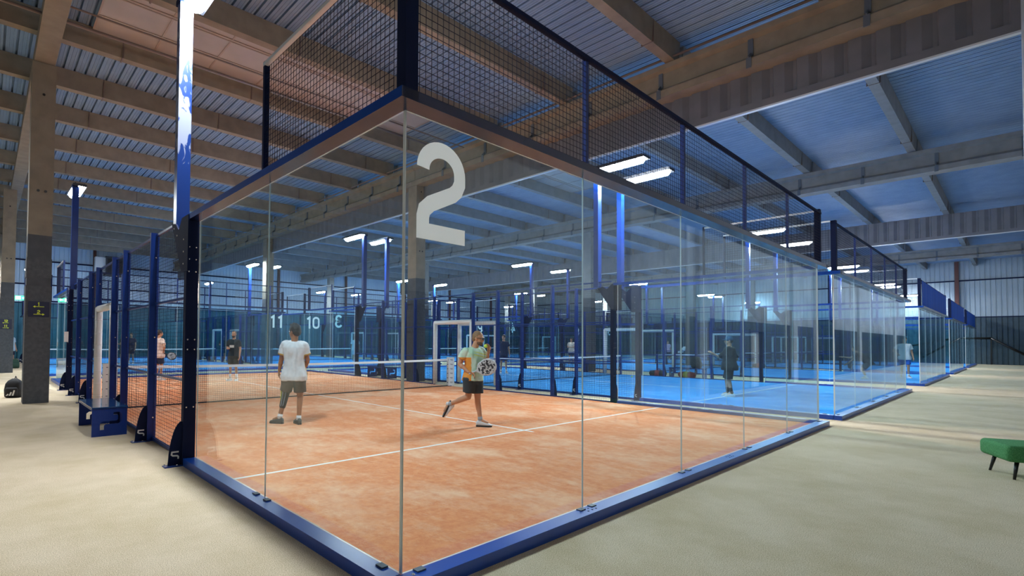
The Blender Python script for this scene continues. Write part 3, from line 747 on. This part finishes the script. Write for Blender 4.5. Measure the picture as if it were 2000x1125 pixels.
# ================================================================== PEOPLE
def remesh(mb, voxel, name, mt, smooth=2, jit=0., jscale=9., stretch=(1,1,1), mats=None, matfn=None):
    me = mb.mesh(name); ob = bpy.data.objects.new('tmp', me); COL.objects.link(ob)
    md = ob.modifiers.new('r', 'REMESH'); md.mode = 'VOXEL'; md.voxel_size = voxel
    dg = bpy.context.evaluated_depsgraph_get(); dg.update()
    out = bpy.data.meshes.new_from_object(ob.evaluated_get(dg)); bpy.data.objects.remove(ob); bpy.data.meshes.remove(me)
    bm = bmesh.new(); bm.from_mesh(out)
    for _ in range(smooth): bmesh.ops.smooth_vert(bm, verts=bm.verts, factor=.5, use_axis_x=True, use_axis_y=True, use_axis_z=True)
    if jit:
        bm.normal_update()
        dd = [noise.noise(V((v.co.x*stretch[0],v.co.y*stretch[1],v.co.z*stretch[2]))*jscale)*jit for v in bm.verts]
        for v, q in zip(bm.verts, dd): v.co += v.normal*q
    bm.to_mesh(out); bm.free()
    out.materials.clear()
    for m_ in (mats or [mt]): out.materials.append(m_)
    if matfn:
        out.polygons.foreach_set('material_index', [matfn(p.center) for p in out.polygons])
    out.polygons.foreach_set('use_smooth', [True]*len(out.polygons)); out.name = name
    return out
def frame(f, up):
    f = f.normalized(); l = f.cross(up).normalized(); u = l.cross(f).normalized()   # l = wearer's right
    return Matrix((l, f, u)).transposed()      # columns: right, forward, up
def skin(rgb, n): return mat('skin_'+n, rgb, .55, 0, tuple(c*.9 for c in rgb), 12)
def tshirt_mat(n, c, c2=None, **k): return mat('cloth_'+n, c, .85, 0, c2 or tuple(x*.88 for x in c), k.pop('scale', 18), **k)

def ring(c, lat, fore, n=18, pw=.8):
    out = []
    for i in range(n):
        t = 2*PI*i/n; a = math.cos(t); b = math.sin(t)
        out.append(c+lat*math.copysign(abs(a)**pw, a)+fore*math.copysign(abs(b)**pw, b))
    return out
def hand(mb, w, d, palm_n, thumb_side, curl, mt, s=1.):
    # w wrist, d direction of the hand, palm_n palm normal, curl in radians per joint
    d = d.normalized(); side = d.cross(palm_n).normalized()*thumb_side; n = side.cross(d).normalized()
    if n.dot(palm_n) < 0: n = -n
    pal = w+d*.05*s
    R = Matrix((side, n, d)).transposed()
    mb.ell(pal, (.042*s,.018*s,.055*s), mt, 12, 8, R)
    for k, (off, L) in enumerate(((.030,.072),(.011,.080),(-.009,.074),(-.028,.060))):
        p = w+d*.088*s+side*off*s; dd = d.copy(); seg = L*s/3*1.15
        for j in range(3):
            a = curl*(.8+.2*k*.5)
            dd = (dd*math.cos(a)+n*math.sin(a)).normalized(); q = p+dd*seg
            mb.cap(p, .0092*s, q, .0082*s, mt, 8); p = q
    p = w+d*.03*s+side*.036*s; dd = (d*.6+side*.75+n*.25).normalized(); q = p+dd*.040*s; mb.cap(p,.0115*s,q,.010*s,mt,8)
    q2 = q+(d*.85+side*.1+n*.45).normalized()*.032*s; mb.cap(q,.010*s,q2,.0085*s,mt,8)

def shoe_mesh(an, toe, mt, sole_mt, roll=V((0,0,1))):
    """an: ankle joint; toe: ground point under the toe tip. returns upper, sole"""
    f = toe-an; up = V(roll).normalized(); 
    down = -up; hgt = (an-toe).dot(up)      # ankle height over sole
    fl = (f-up*f.dot(up)); L = fl.length; fw = fl.normalized(); sd = fw.cross(up)
    heel = an-up*hgt-fw*.075; L = L+.075
    U = MB(); rings = []
    for u, wd, h in ((0.0,.025,.05),(.05,.036,.085),(.2,.038,.095),(.38,.041,.082),(.6,.047,.060),(.8,.047,.045),(.93,.036,.034),(1.0,.012,.02)):
        c = heel+fw*L*u+up*(.018+h/2); rings.append(ring(c, sd*wd, up*h/2, 16, .75))
    U.loft(rings, mt); U.cap(an-up*.02, .037, an+up*.02, .036, mt)
    S = MB(); pts = []
    for u, wd in ((0,.022),(.06,.036),(.3,.037),(.62,.049),(.82,.047),(.95,.034),(1.02,.012)): pts.append((u, wd))
    poly = [heel+fw*L*u+sd*w_ for u, w_ in pts]+[heel+fw*L*u-sd*w_ for u, w_ in pts[::-1]]
    n = len(poly); S.add(poly+[p+up*.026 for p in poly], [tuple(range(n))[::-1], tuple(range(n,2*n))]+[(i,(i+1)%n,n+(i+1)%n,n+i) for i in range(n)], sole_mt)
    return U, S

def person(lab, loc, rz, J, face, o):
    """J: joints in the person's own metres; sides a (wearer's right) and b (wearer's left)."""
    g = {k: V(p) for k, p in J.items()}; vx = o.get('voxel', .012); s = o.get('s', 1.)
    r = thing('person', lab, 'person', loc, rz)
    sk = skin(o['skin'], o['skinname'])
    neck = g['neck']; hip = g['hip']; sp = (neck-hip).normalized()
    lat = (g['sha']-g['shb']); lat = (lat-sp*lat.dot(sp)).normalized(); fore = sp.cross(lat).normalized()*1.
    hl = (g['hia']-g['hib']).normalized(); hf = V((0,0,1)).cross(hl).normalized()
    if fore.dot(V(face)) < -.2 and not o.get('keepfore'): pass
    B = MB(); half = (g['sha']-g['shb']).length/2
    fat = o.get('fat', 1.)
    def torso(mb, mt, ex, zlo, zhi=1., flare=0.):
        rings = []
        for t, wd, dp in ((-.18,.145,.10),(-.05,.172,.118),(.08,.165,.115),(.25,.150,.108),(.45,.158,.115),(.65,.178,.122),(.80,.185,.115),(.90,.160,.095),(.97,.095,.07),(1.03,.062,.06)):
            if t < zlo-.001 or t > zhi: continue
            c = hip.lerp(neck, t); k = fat if t < .6 else 1+(fat-1)*.4
            la = lat.lerp(hl, max(0, min(1, .6-t))).normalized(); fo = fore.lerp(hf, max(0, min(1, .6-t))).normalized()
            fl = flare*max(0, .4-t)
            rings.append(ring(c, la*(wd*k*half/.185+ex+fl), fo*(dp*k+ex+fl)))
        mb.loft(rings, mt)
    torso(B, sk, -.004, -.18)
    hd = g['head']; F = frame(V(face), V(o.get('headup', (0,0,1)))); hx = lambda x, y, z: hd+F @ V((x*s, y*s, z*s))
    B.cap(neck-sp*.03, .062*s, hd+F @ V((0,-.015,-.06)), .056*s, sk)
    for k in ('a','b'):
        B.cap(g['sh'+k], .058*s, g['el'+k], .040*s, sk); B.cap(g['el'+k], .041*s, g['wr'+k], .027*s, sk)
        mid = g['el'+k].lerp(g['wr'+k], .28); B.ell(mid, (.044*s,)*3, sk)
        B.cap(g['hi'+k], .085*s, g['kn'+k], .054*s, sk); B.cap(g['kn'+k], .053*s, g['an'+k], .036*s, sk)
        kn, an = g['kn'+k], g['an'+k]; calf = kn.lerp(an, .28); back = (an-kn).normalized().cross(hl)
        sgn = -1 if back.dot(hf) > 0 else 1
        B.cap(kn.lerp(an,.12)+back*sgn*.012, .050*s, kn.lerp(an,.5)+back*sgn*.010, .045*s, sk)
        B.cap(g['sh'+k], .058*s, g['sh'+k].lerp(g['el'+k], .3), .052*s, sk)
        hdir = g.get('hd'+k) or (g['wr'+k]-g['el'+k])
        pn = V(o.get('palm'+k, (-lat if k == 'a' else lat)))
        hand(B, g['wr'+k], hdir, pn, o.get('thumb'+k, 1), o.get('curl'+k, .35), sk, s)
        # bare foot inside the shoe
        B.cap(an, .036, an.lerp(g['to'+k], .6)+V((0,0,.02)), .03, sk)
    # head: skull, jaw, nose, ears, brow
    B.ell(hx(0,-.008,.028), (.076*s,.094*s,.094*s), sk, 18, 14, F)
    B.ell(hx(0,.022,-.040), (.060*s,.072*s,.080*s), sk, 16, 12, F)
    B.ell(hx(0,.062,-.092), (.030*s,.026*s,.024*s), sk, 12, 8, F)
    B.cap(hx(0,.088,.012), .010*s, hx(0,.106,-.026), .0145*s, sk, 10)
    B.ell(hx(.0,.088,.030), (.050*s,.012*s,.010*s), sk, 12, 8, F)
    B.ell(hx(0,.086,-.062), (.024*s,.012*s,.007*s), sk, 10, 6, F)
    for sx in (-1,1): B.ell(hx(sx*.078,-.008,-.008), (.010*s,.020*s,.033*s), sk, 10, 8, F)
    body = link('body', remesh(B, vx, 'body', sk, 2), r)
    if o.get('eyes', False):
        for sx in (-1,1):
            e = MB().ell(hx(sx*.032,.082,.006), (.013*s,.009*s,.010*s), mat('eye_white',(.75,.75,.72),.3), 10, 8, F).ell(hx(sx*.032,.089,.006), (.006*s,.004*s,.007*s), mat('iris',(.03,.02,.015),.3), 8, 6, F)
            part('eye', e, r, smooth=True)
    # hair
    hm = o.get('hair')
    if hm:
        H = MB(); th = o.get('hairth', .012); hc = mat('hair_'+o['hairname'], hm, .6, 0, tuple(c*1.6+.003 for c in hm), 60)
        H.ell(hx(0,-.022,.040), ((.076+th)*s,(.090+th)*s,(.090+th)*s), hc, 18, 14, F)
        H.ell(hx(0,-.060,-.010), ((.066+th)*s,(.050+th)*s,(.070+th*.5)*s), hc, 16, 12, F)
        if o.get('hairtop'):
            for i in range(26):
                a = random.uniform(0,2*PI); q = random.uniform(0,.06)
                H.cap(hx(q*math.cos(a),.01+q*math.sin(a)*1.1,.115), .022*s, hx(q*1.15*math.cos(a)+.004,.012+q*1.2*math.sin(a),.15-q*.35), .010*s, hc, 8)
        link('hair', remesh(H, min(vx,.008), 'hair', hc, 1, .005, 30), r)
    if o.get('beard'):
        bc = mat('beard_'+o['hairname'], o['beard'], .7)
        H = MB().ell(hx(0,.030,-.070), (.061*s,.064*s,.052*s), bc, 16, 10, F).ell(hx(0,.064,-.094), (.033*s,.030*s,.028*s), bc, 12, 8, F)
        link('beard', remesh(H, min(vx,.008), 'beard', bc, 1, .002, 40), r)
    if o.get('cap'):
        cc = tshirt_mat(o['cap'][0], o['cap'][1]); H = MB()
        H.ell(hx(0,-.012,.045), (.088*s,.106*s,.092*s), cc, 18, 12, F)
        for q in (-.03,0,.03): H.ell(hx(q,.105,.035-abs(q)*.2), (.045*s,.075*s,.008*s), cc, 14, 8, F)
        link('cap', remesh(H, min(vx,.009), 'cap', cc, 1), r)
    if o.get('glasses'):
        gm = mat('glasses_black',(.01,.01,.012),.25); H = MB()
        for sx in (-1,1):
            H.ell(hx(sx*.034,.098,.006), (.028*s,.005*s,.019*s), gm, 14, 8, F)
            H.cap(hx(sx*.062,.09,.010), .004*s, hx(sx*.083,-.01,.008), .004*s, gm, 6)
        H.cap(hx(-.01,.104,.010), .004*s, hx(.01,.104,.010), .004*s, gm, 6)
        part('glasses', H, r, smooth=True)
    # shirt
    sm = o['shirt']; S = MB(); ex = o.get('loose', .016)
    torso(S, sm, ex, o.get('hem', -.18), .975, o.get('flare', .06)); 
    for k in ('a','b'):
        q = g['sh'+k].lerp(g['el'+k], o.get('sleeve', .62))
        sh_ = g['sh'+k]+(neck-g['sh'+k])*.07; S.ell(sh_, (.080*s,.080*s,.070*s), sm); S.cap(sh_, .074*s, g['sh'+k].lerp(g['el'+k],.18), .076*s, sm, 16); S.cyl(sh_, q, .074*s, .078*s, sm, 16); S.cap(neck-sp*.045, .056*s, sh_, .066*s, sm)
    link('shirt', remesh(S, vx, 'shirt', sm, 2, o.get('fold', .013), 9, (1.5,1.5,.7), o.get('shirtmats'), o.get('shirtfn')), r)
    # shorts
    hm_ = o['shorts']; P = MB(); ln = o.get('shortlen', .72)
    torso(P, hm_, ex*.5, -.18, .13)
    for k in ('a','b'):
        a = g['hi'+k]+V((0,0,.03)); q = g['hi'+k].lerp(g['kn'+k], ln)
        P.cyl(a, q, .118*s*fat**.5, .105*s, hm_, 18); P.ell(g['hi'+k], (.115*s*fat**.5,)*3, hm_)
    link('shorts', remesh(P, vx, 'shorts', hm_, 2, o.get('fold', .008), 8, (1.4,1.4,.6), o.get('shortmats'), o.get('shortfn')), r)
    for k in ('a','b'):
        if o.get('sock'):
            kn, an = g['kn'+k], g['an'+k]; part('sock', MB().cap(an, .042*s, an.lerp(kn, o.get('sockh', .16)), .043*s, o['sock']), r, smooth=True)
        up = V(o.get('soleup'+k, (0,0,1)))
        U, So = shoe_mesh(g['an'+k], g['to'+k], o['shoe'], o['sole'], up)
        sh = link('shoe', remesh(U, min(vx,.009), 'shoe', o['shoe'], 1, mats=o.get('shoemats'), matfn=None), r)
        part('sole', So, sh)
    return r, g, F, hx
def racket(lab, loc, rz, P, d, n, head_mt, face_mt):
    """P grip point, d axis towards the head, n face normal"""
    r = thing('padel_racket', lab, 'racket', loc, rz); P = V(P); d = V(d).normalized(); n = V(n); n = (n-d*n.dot(d)).normalized(); sd = d.cross(n)
    part('handle', MB().cap(P-d*.06, .017, P+d*.085, .015, head_mt, 12), r, smooth=True)
    c = P+d*.27; pts = [(.125*math.sin(t), .145*math.cos(t)-(.02 if math.cos(t) < -.5 else 0)) for t in [2*PI*i/28 for i in range(28)]]
    part('head', MB().prism(pts, c-n*.018, sd, d, n, .036, face_mt), r)
    part('rim', MB().tube([c+sd*a*1.0+d*b for a, b in pts]+[c+sd*pts[0][0]+d*pts[0][1]], .02, head_mt, 8), r, smooth=True)
    part('throat', MB().prism([(-.02,-.2),(.02,-.2),(.085,-.09),(.02,-.10),(-.02,-.10),(-.085,-.09)], c-n*.017, sd, d, n, .034, head_mt), r)
    holes = MB()
    for i in range(-3,4):
        for j in range(-3,4):
            if i*i+j*j < 11:
                for q in (-1,1): holes.cyl(c+sd*i*.026+d*(j*.028+.012)+n*q*.018, c+sd*i*.026+d*(j*.028+.012)+n*q*.0195, .0065,.0065, M_BLACK, 8)
    part('hole_pattern', holes, r)
    return r

CAMYAW = -.7078
WSH = mat('shoe_white',(.72,.72,.74),.5); GSH = mat('shoe_grey',(.06,.065,.065),.7); DSOLE = mat('sole_dark',(.02,.02,.022),.6); WSOLE = mat('sole_white',(.7,.7,.7),.6)
WSOCK = mat('sock_white',(.75,.75,.75),.9); BSOCK = mat('sock_black',(.012,.012,.014),.9)
DGREY = tshirt_mat('charcoal',(.035,.043,.052)); BLK = tshirt_mat('black',(.012,.013,.016)); NAVYC = tshirt_mat('navy',(.010,.016,.05)); BLUEC = tshirt_mat('royal',(.02,.10,.42))
WTEE = tshirt_mat('white',(.68,.68,.70),(.60,.61,.63)); PEACH = tshirt_mat('peach',(.70,.52,.44)); LBLUE = tshirt_mat('pale_blue',(.42,.55,.62)); TANC = tshirt_mat('sand',(.60,.50,.42))
PINK = tshirt_mat('pink',(.62,.40,.50)); YTRIM = tshirt_mat('yellow_trim',(.62,.36,.03))

# --- 1: man in white tee with a knee brace, seen from behind (x = to the right, y = away from the aisle corner)
L1 = (2.235, 5.955, .03)
brown = mat('shorts_brown',(.040,.017,.010),.8,0,(.030,.013,.008),14)
J1 = dict(head=(-.005,.0,1.735), neck=(.0,.0,1.565), sha=(.185,.02,1.475), shb=(-.185,.0,1.485), ela=(.235,.07,1.20), elb=(-.255,.03,1.195),
          wra=(.17,.24,1.07), wrb=(-.30,.07,.985), hda=(-.6,.5,-.2), hdb=(-.05,.05,-1), hip=(.0,.0,.93), hia=(.095,.0,.91), hib=(-.095,.0,.91),
          kna=(.115,.03,.52), knb=(-.175,.06,.54), ana=(.105,-.02,.10), anb=(-.265,.03,.12), toa=(-.015,.17,.0), tob=(-.47,.10,.0))
def sf1(c):
    for s, e in ((V(J1['shb']),V(J1['elb'])),(V(J1['sha']),V(J1['ela']))):
        t = (c-s).dot(e-s)/(e-s).length_squared; q = (c-s-(e-s)*t).length
        if t > .56 and q < .10: return 1
    return 0
def pf1(c): return 1 if abs(c.x-.03) < .025 and c.y < 0 else 0
J1 = {k: tuple(c*.95 for c in v) if not k.startswith('hd') else v for k, v in J1.items()}
p1, g1, F1, h1 = person('man in white t-shirt with a black knee brace, standing with his back to us', L1, CAMYAW, J1, (-.85,.45,-.05),
    dict(skin=(.37,.155,.07), skinname='tan', voxel=.010, hair=(.010,.008,.007), hairname='black', hairth=.015, hairtop=True, shirt=WTEE, shirtmats=[WTEE,YTRIM], shirtfn=sf1,
         shorts=brown, shortmats=[brown,BLK], shortfn=pf1, shortlen=.80, shoe=GSH, sole=DSOLE, sock=WSOCK, sockh=.10, loose=.028, hem=-.18, flare=.10, sleeve=.66, curlb=.45, palmb=(.9,.2,0), eyes=True, s=1.04, thumbb=-1))
br = MB(); kn, an, hi = g1['knb'], g1['anb'], g1['hib']
br.cap(hi.lerp(kn,.70), .084, kn, .070, BLK); br.cap(kn, .070, kn.lerp(an,.50), .058, BLK)
kb = link('knee_brace', remesh(br, .009, 'knee_brace', BLK, 1), p1); kb['label'] = 'black knee brace on the left leg'
st = MB()
for off, mt_ in ((-.03, mat('brace_grey',(.25,.30,.36),.6)), (.03, mat('brace_grey',(.25,.30,.36),.6)), (-.066, mat('neon_yellow',(.65,.75,.02),.6))):
    P = [hi.lerp(kn,.62)+V((off*1.1-.008,-.075,0)), kn+V((off*.9,-.074,.02)), kn.lerp(an,.3)+V((off*.7,-.066,0)), kn.lerp(an,.48)+V((off*.6,-.056,0))]
    if abs(off) > .05: P = [p+V((-.006,.045,0)) for p in P]
    for a, b in zip(P[:-1],P[1:]): st.bar(a, b, .014, .008, mt_)
part('brace_stripe', st, kb)

# --- 2: running man with racket
L2 = (4.57, 3.78, .03)
def mint():
    m = mat('mint_print',(.45,.66,.46),.8,0,(.62,.74,.60),9,3,.42,.58); return m
ORG = tshirt_mat('orange_side',(.80,.30,.04)); MINT = mint(); LIME = tshirt_mat('lime',(.62,.70,.20))
J2 = {k: tuple(c*.98 for c in v) if not k.startswith('hd') else v for k, v in dict(head=(.085,-.02,1.585), neck=(.02,.0,1.425), sha=(-.155,-.06,1.345), shb=(.155,.05,1.355), ela=(-.245,-.02,1.12), elb=(.245,.08,1.17),
          wra=(-.10,-.13,.985), wrb=(.27,-.05,1.36), hda=(.9,-.25,-.25), hdb=(-.05,-.12,1.), hip=(-.005,.0,.855), hia=(-.075,-.06,.84), hib=(.07,.05,.84),
          kna=(-.085,-.02,.535), knb=(.085,.03,.50), ana=(-.43,.10,.385), anb=(.135,.02,.125), toa=(-.545,.10,.165), tob=(.335,-.02,.0)).items()}
def sf2(c):
    if c.x < -.045 and c.z < 1.22 and c.y < .05: return 1
    if c.x > .0 and 1.22 < c.z < 1.32 and math.sin(c.z*120+c.x*30) > .2: return 2
    return 0
p2, g2, F2, h2 = person('man in mint t-shirt with orange side running to the right with a racket', L2, CAMYAW, J2, (.88,-.42,-.18),
    dict(skin=(.60,.29,.16), skinname='fair', voxel=.009, hair=(.20,.11,.05), hairname='light', hairth=.003, glasses=True, beard=(.17,.085,.05), shirt=MINT, shirtmats=[MINT,ORG,LIME], shirtfn=sf2,
         shorts=DGREY, shortlen=.72, shoe=WSH, sole=DSOLE, sock=mat('sock_grey',(.4,.42,.45),.9), sockh=.10, loose=.018, hem=-.05, flare=.06, sleeve=.60, curla=.75, curlb=.75, eyes=True,
         palma=(.2,-.5,-.8), palmb=(-.75,-.6,0), soleupa=(.88,.1,-.42), thumba=-1, s=1.0, keepfore=True))
wd = V((.86,-.2,.32)).normalized()
racket('white and black patterned padel racket held by the running man', L2, CAMYAW, g2['wra']+V((.075,-.03,-.005)), (.86,-.22,.36), (.15,-1,.1), mat('racket_rim',(.62,.62,.64),.4), mat('racket_face',(.66,.66,.67),.4,0,(.03,.03,.04),26,3,.47,.53))
solo('tennis_ball', MB().ell((0,0,0),(.033,.033,.033),M_BALL,16,10), 'yellow ball held in the running man\'s raised hand', 'ball', smooth=True,
     loc=V(L2)+Matrix.Rotation(CAMYAW,3,'Z') @ (g2['wrb']+V((-.06,-.06,.085))))

# --- generic poses
def pose(H=1.76, fy=0., arm_a='down', arm_b='down', step=.0, lean=0., crouch=0., stance=.13, look=None):
    """standing figure facing angle fy in its own frame (0 = +y)."""
    k = H/1.76; f = V((-math.sin(fy), math.cos(fy), 0)); l = V((math.cos(fy), math.sin(fy), 0)); z = V((0,0,1))
    hz = (.93-crouch*.35)*k; hip = -f*crouch*.18+z*hz
    nk = hip+(z*math.cos(lean)+f*math.sin(lean))*.62*k; hd = nk+(z*math.cos(lean*.4)+f*(math.sin(lean*.4)+.12)).normalized()*.175*k
    J = dict(hip=hip, neck=nk, head=hd)
    for s, c, arm in ((1,'a',arm_a),(-1,'b',arm_b)):
        sh = nk-z*.085*k+l*s*.19*k; J['sh'+c] = sh; J['hi'+c] = hip+l*s*.09*k-z*.02
        off = f*step*s; an = l*s*stance+off*1.+z*.10; J['an'+c] = an; J['to'+c] = V((an.x,an.y,0))+f*.185*k+l*s*.04
        J['kn'+c] = (J['hi'+c]+an)/2+f*(.04+crouch*.28+abs(step)*.25)+z*.03
        if arm == 'down': el, wr = sh+l*s*.06-z*.29*k, sh+l*s*.08-z*.54*k+f*.08
        elif arm == 'hip': el, wr = sh+l*s*.20-z*.24*k-f*.06, sh+l*s*.03-z*.42*k+f*.03
        elif arm == 'front': el, wr = sh+l*s*.06-z*.27*k+f*.02, sh-l*s*.10-z*.26*k+f*.25
        elif arm == 'fwd': el, wr = sh+l*s*.05-z*.16*k+f*.22, sh+l*s*.02-z*.13*k+f*.46
        elif arm == 'out': el, wr = sh+l*s*.22-z*.17*k+f*.06, sh+l*s*.40-z*.22*k+f*.18
        elif arm == 'low': el, wr = sh+l*s*.12-z*.26*k+f*.12, sh+l*s*.16-z*.42*k+f*.30
        J['el'+c], J['wr'+c] = el, wr
    fc = f if look is None else V((-math.sin(look), math.cos(look), 0))
    return J, fc-z*.04
def simple(lab, loc, J, fc, shirt, shorts, hair=(.03,.02,.015), hn='brown', sk=(.50,.25,.145), skn='mid', shoe=WSH, sock=WSOCK, vx=.016, **kw):
    o = dict(skin=sk, skinname=skn, voxel=vx, hair=hair, hairname=hn, shirt=shirt, shorts=shorts, shoe=shoe, sole=WSOLE, sock=sock, shortlen=.8, loose=.022, flare=.06); o.update(kw)
    return person(lab, loc, CAMYAW, J, fc, o)

# facing angles: 0 = away from the corner, PI = towards it, +PI/2 = picture left, -PI/2 = picture right
J, fc = pose(1.73, PI-.15, 'front', 'down', look=PI)
r3 = simple('man in black t-shirt and shorts facing us beyond the net', (4.95,16.2,.03), J, fc, BLK, BLK, hair=(.06,.045,.035), hn='dark', hairth=.003, beard=(.05,.03,.02), vx=.013, sockh=.35, eyes=True, sleeve=.7)
part('chest_print', MB().box((-.10,-.165,1.21),(.06,-.16,1.30),mat('pale_print',(.6,.55,.5),.7)), r3[0])
J, fc = pose(1.74, -.5, 'hip', 'down', look=-.9)
r4 = simple('man in peach t-shirt and navy shorts seen from behind through the left fence', (2.85,17.9,.03), J, fc, PEACH, NAVYC, vx=.014)
racket('dark racket held low by the man in peach t-shirt', (2.85,17.9,.03), CAMYAW, r4[1]['wra']+V((.10,-.06,-.06)), (.85,-.1,-.30), (.1,-1,.2), M_BLACK, mat('racket_dark',(.03,.035,.05),.4,0,(.3,.32,.35),20))
J, fc = pose(1.78, -PI/2, 'down', 'down', look=-PI/2)
simple('man in pale blue t-shirt walking right, far down the left aisle', (-.92,32.4,0), J, fc, LBLUE, NAVYC, hair=(.08,.07,.06), hn='greying', hairth=.004, vx=.016, sock=BSOCK, shoe=DSOLE)
J, fc = pose(1.76, PI, 'hip', 'down', look=PI-.6)
simple('man in navy t-shirt with hand on hip on the blue court beside the orange court', (16.9,13.6,.03), J, fc, NAVYC, NAVYC, vx=.014)
J, fc = pose(1.62, .95, 'out', 'front', step=.06, stance=.11, look=1.25)
J['elb'] = V((-.17,.18,1.10)); J['wrb'] = V((-.36,.16,1.20)); J['ela'] = V((.19,-.04,1.06)); J['wra'] = V((.10,.20,1.00))
r11 = simple('man in black oversized t-shirt and blue cap on the neighbouring blue court', (14.15,2.9,.03), J, fc, BLK, BLK, vx=.012, sk=(.56,.29,.19), skn='light', hair=(.015,.012,.01), hn='blackish', hairth=.004, cap=('cap_blue',(.025,.08,.16)), sock=BSOCK, sockh=.38,
       loose=.045, flare=.10, shortlen=.98, fat=1.06, sleeve=.9)
J, fc = pose(1.72, .9, 'low', 'fwd', lean=.75, crouch=.55, stance=.24, look=.9)
r12 = simple('man in dark t-shirt crouching low with a racket on the second aisle court', (27.6,1.95,.03), J, fc, BLK, DGREY, vx=.015)
racket('dark red racket of the crouching man', (27.6,1.95,.03), CAMYAW, r12[1]['wra'], (.7,.5,-.35), (.1,-1,.1), M_BLACK, mat('racket_red',(.10,.02,.03),.4))
J, fc = pose(1.80, PI-.4, 'hip', 'down', look=PI-.5)
simple('man in white t-shirt and bright blue shorts on the second aisle court', (30.2,.98,.03), J, fc, WTEE, BLUEC, vx=.015)
J, fc = pose(1.75, PI/2+.2, 'front', 'front', look=PI/2)
simple('player in black shirt on the far left court, left of the pair', (4.12,31.4,.03), J, fc, BLK, BLK)
J, fc = pose(1.78, PI, 'down', 'down')
simple('player in navy shirt on the far left court, right of the pair', (4.72,32.2,.03), J, fc, NAVYC, NAVYC)
J, fc = pose(1.76, .1, 'down', 'down')
simple('player in white shirt seen from behind on the court with number 10', (16.3,25.6,.03), J, fc, WTEE, WTEE)
J, fc = pose(1.72, PI, 'front', 'hip')
simple('player in dark shirt and pale cap far behind the man with the knee brace', (10.6,33.5,.0), J, fc, DGREY, DGREY, cap=('cap_pale',(.5,.5,.55)))
J, fc = pose(1.74, PI-.5, 'front', 'front')
simple('player in sand coloured shirt holding a racket far behind the running man', (29.0,17.8,.03), J, fc, TANC, NAVYC)
J, fc = pose(1.7, PI/2, 'fwd', 'down', step=.12)
simple('player in white shirt stretching far away on the court with number 9', (33.4,27.5,.03), J, fc, WTEE, DGREY)
J, fc = pose(1.66, PI, 'down', 'down')
simple('player in pink shirt far away on the third court along the aisle', (43.0,17.4,.03), J, fc, PINK, NAVYC)
J, fc = pose(1.70, -PI/2, 'low', 'low', lean=.8, crouch=.3)
simple('player in white shirt bending forward far away on the third court along the aisle', (42.4,16.0,.03), J, fc, WTEE, BLK)

# ================================================================== WORLD, CAMERA, VIEW
wd_ = bpy.data.worlds.new('hall_world'); SC.world = wd_; wd_.use_nodes = True
wd_.node_tree.nodes['Background'].inputs['Color'].default_value = (.02,.025,.03,1)
cam = bpy.data.cameras.new('camera'); co = bpy.data.objects.new('camera', cam); COL.objects.link(co)
yaw, pitch, roll = .70779, .024716, .0085342
f = V((math.cos(pitch)*math.sin(yaw), math.cos(pitch)*math.cos(yaw), math.sin(pitch)))
r0 = V((math.cos(yaw), -math.sin(yaw), 0)); u0 = r0.cross(f)
rr = r0*math.cos(roll)+u0*math.sin(roll); uu = -r0*math.sin(roll)+u0*math.cos(roll)
mw = Matrix((rr, uu, -f)).transposed().to_4x4(); mw.translation = V((-1.97957,-2.49647,1.51849)); co.matrix_world = mw
cam.sensor_fit = 'HORIZONTAL'; cam.sensor_width = 36; cam.lens = 999.249/2000*36
cam.shift_x = 174.384/2000; cam.shift_y = 79.927/2000; cam.clip_start = .05; cam.clip_end = 300
SC.camera = co
SC.cycles.transparent_max_bounces = 64
SC.cycles.max_bounces = 10; SC.cycles.diffuse_bounces = 6; SC.cycles.glossy_bounces = 6
SC.view_settings.view_transform = 'Standard'; SC.view_settings.look = 'None'; SC.view_settings.gamma = 1; SC.view_settings.use_curve_mapping = False
SC.view_settings.exposure = 2.05
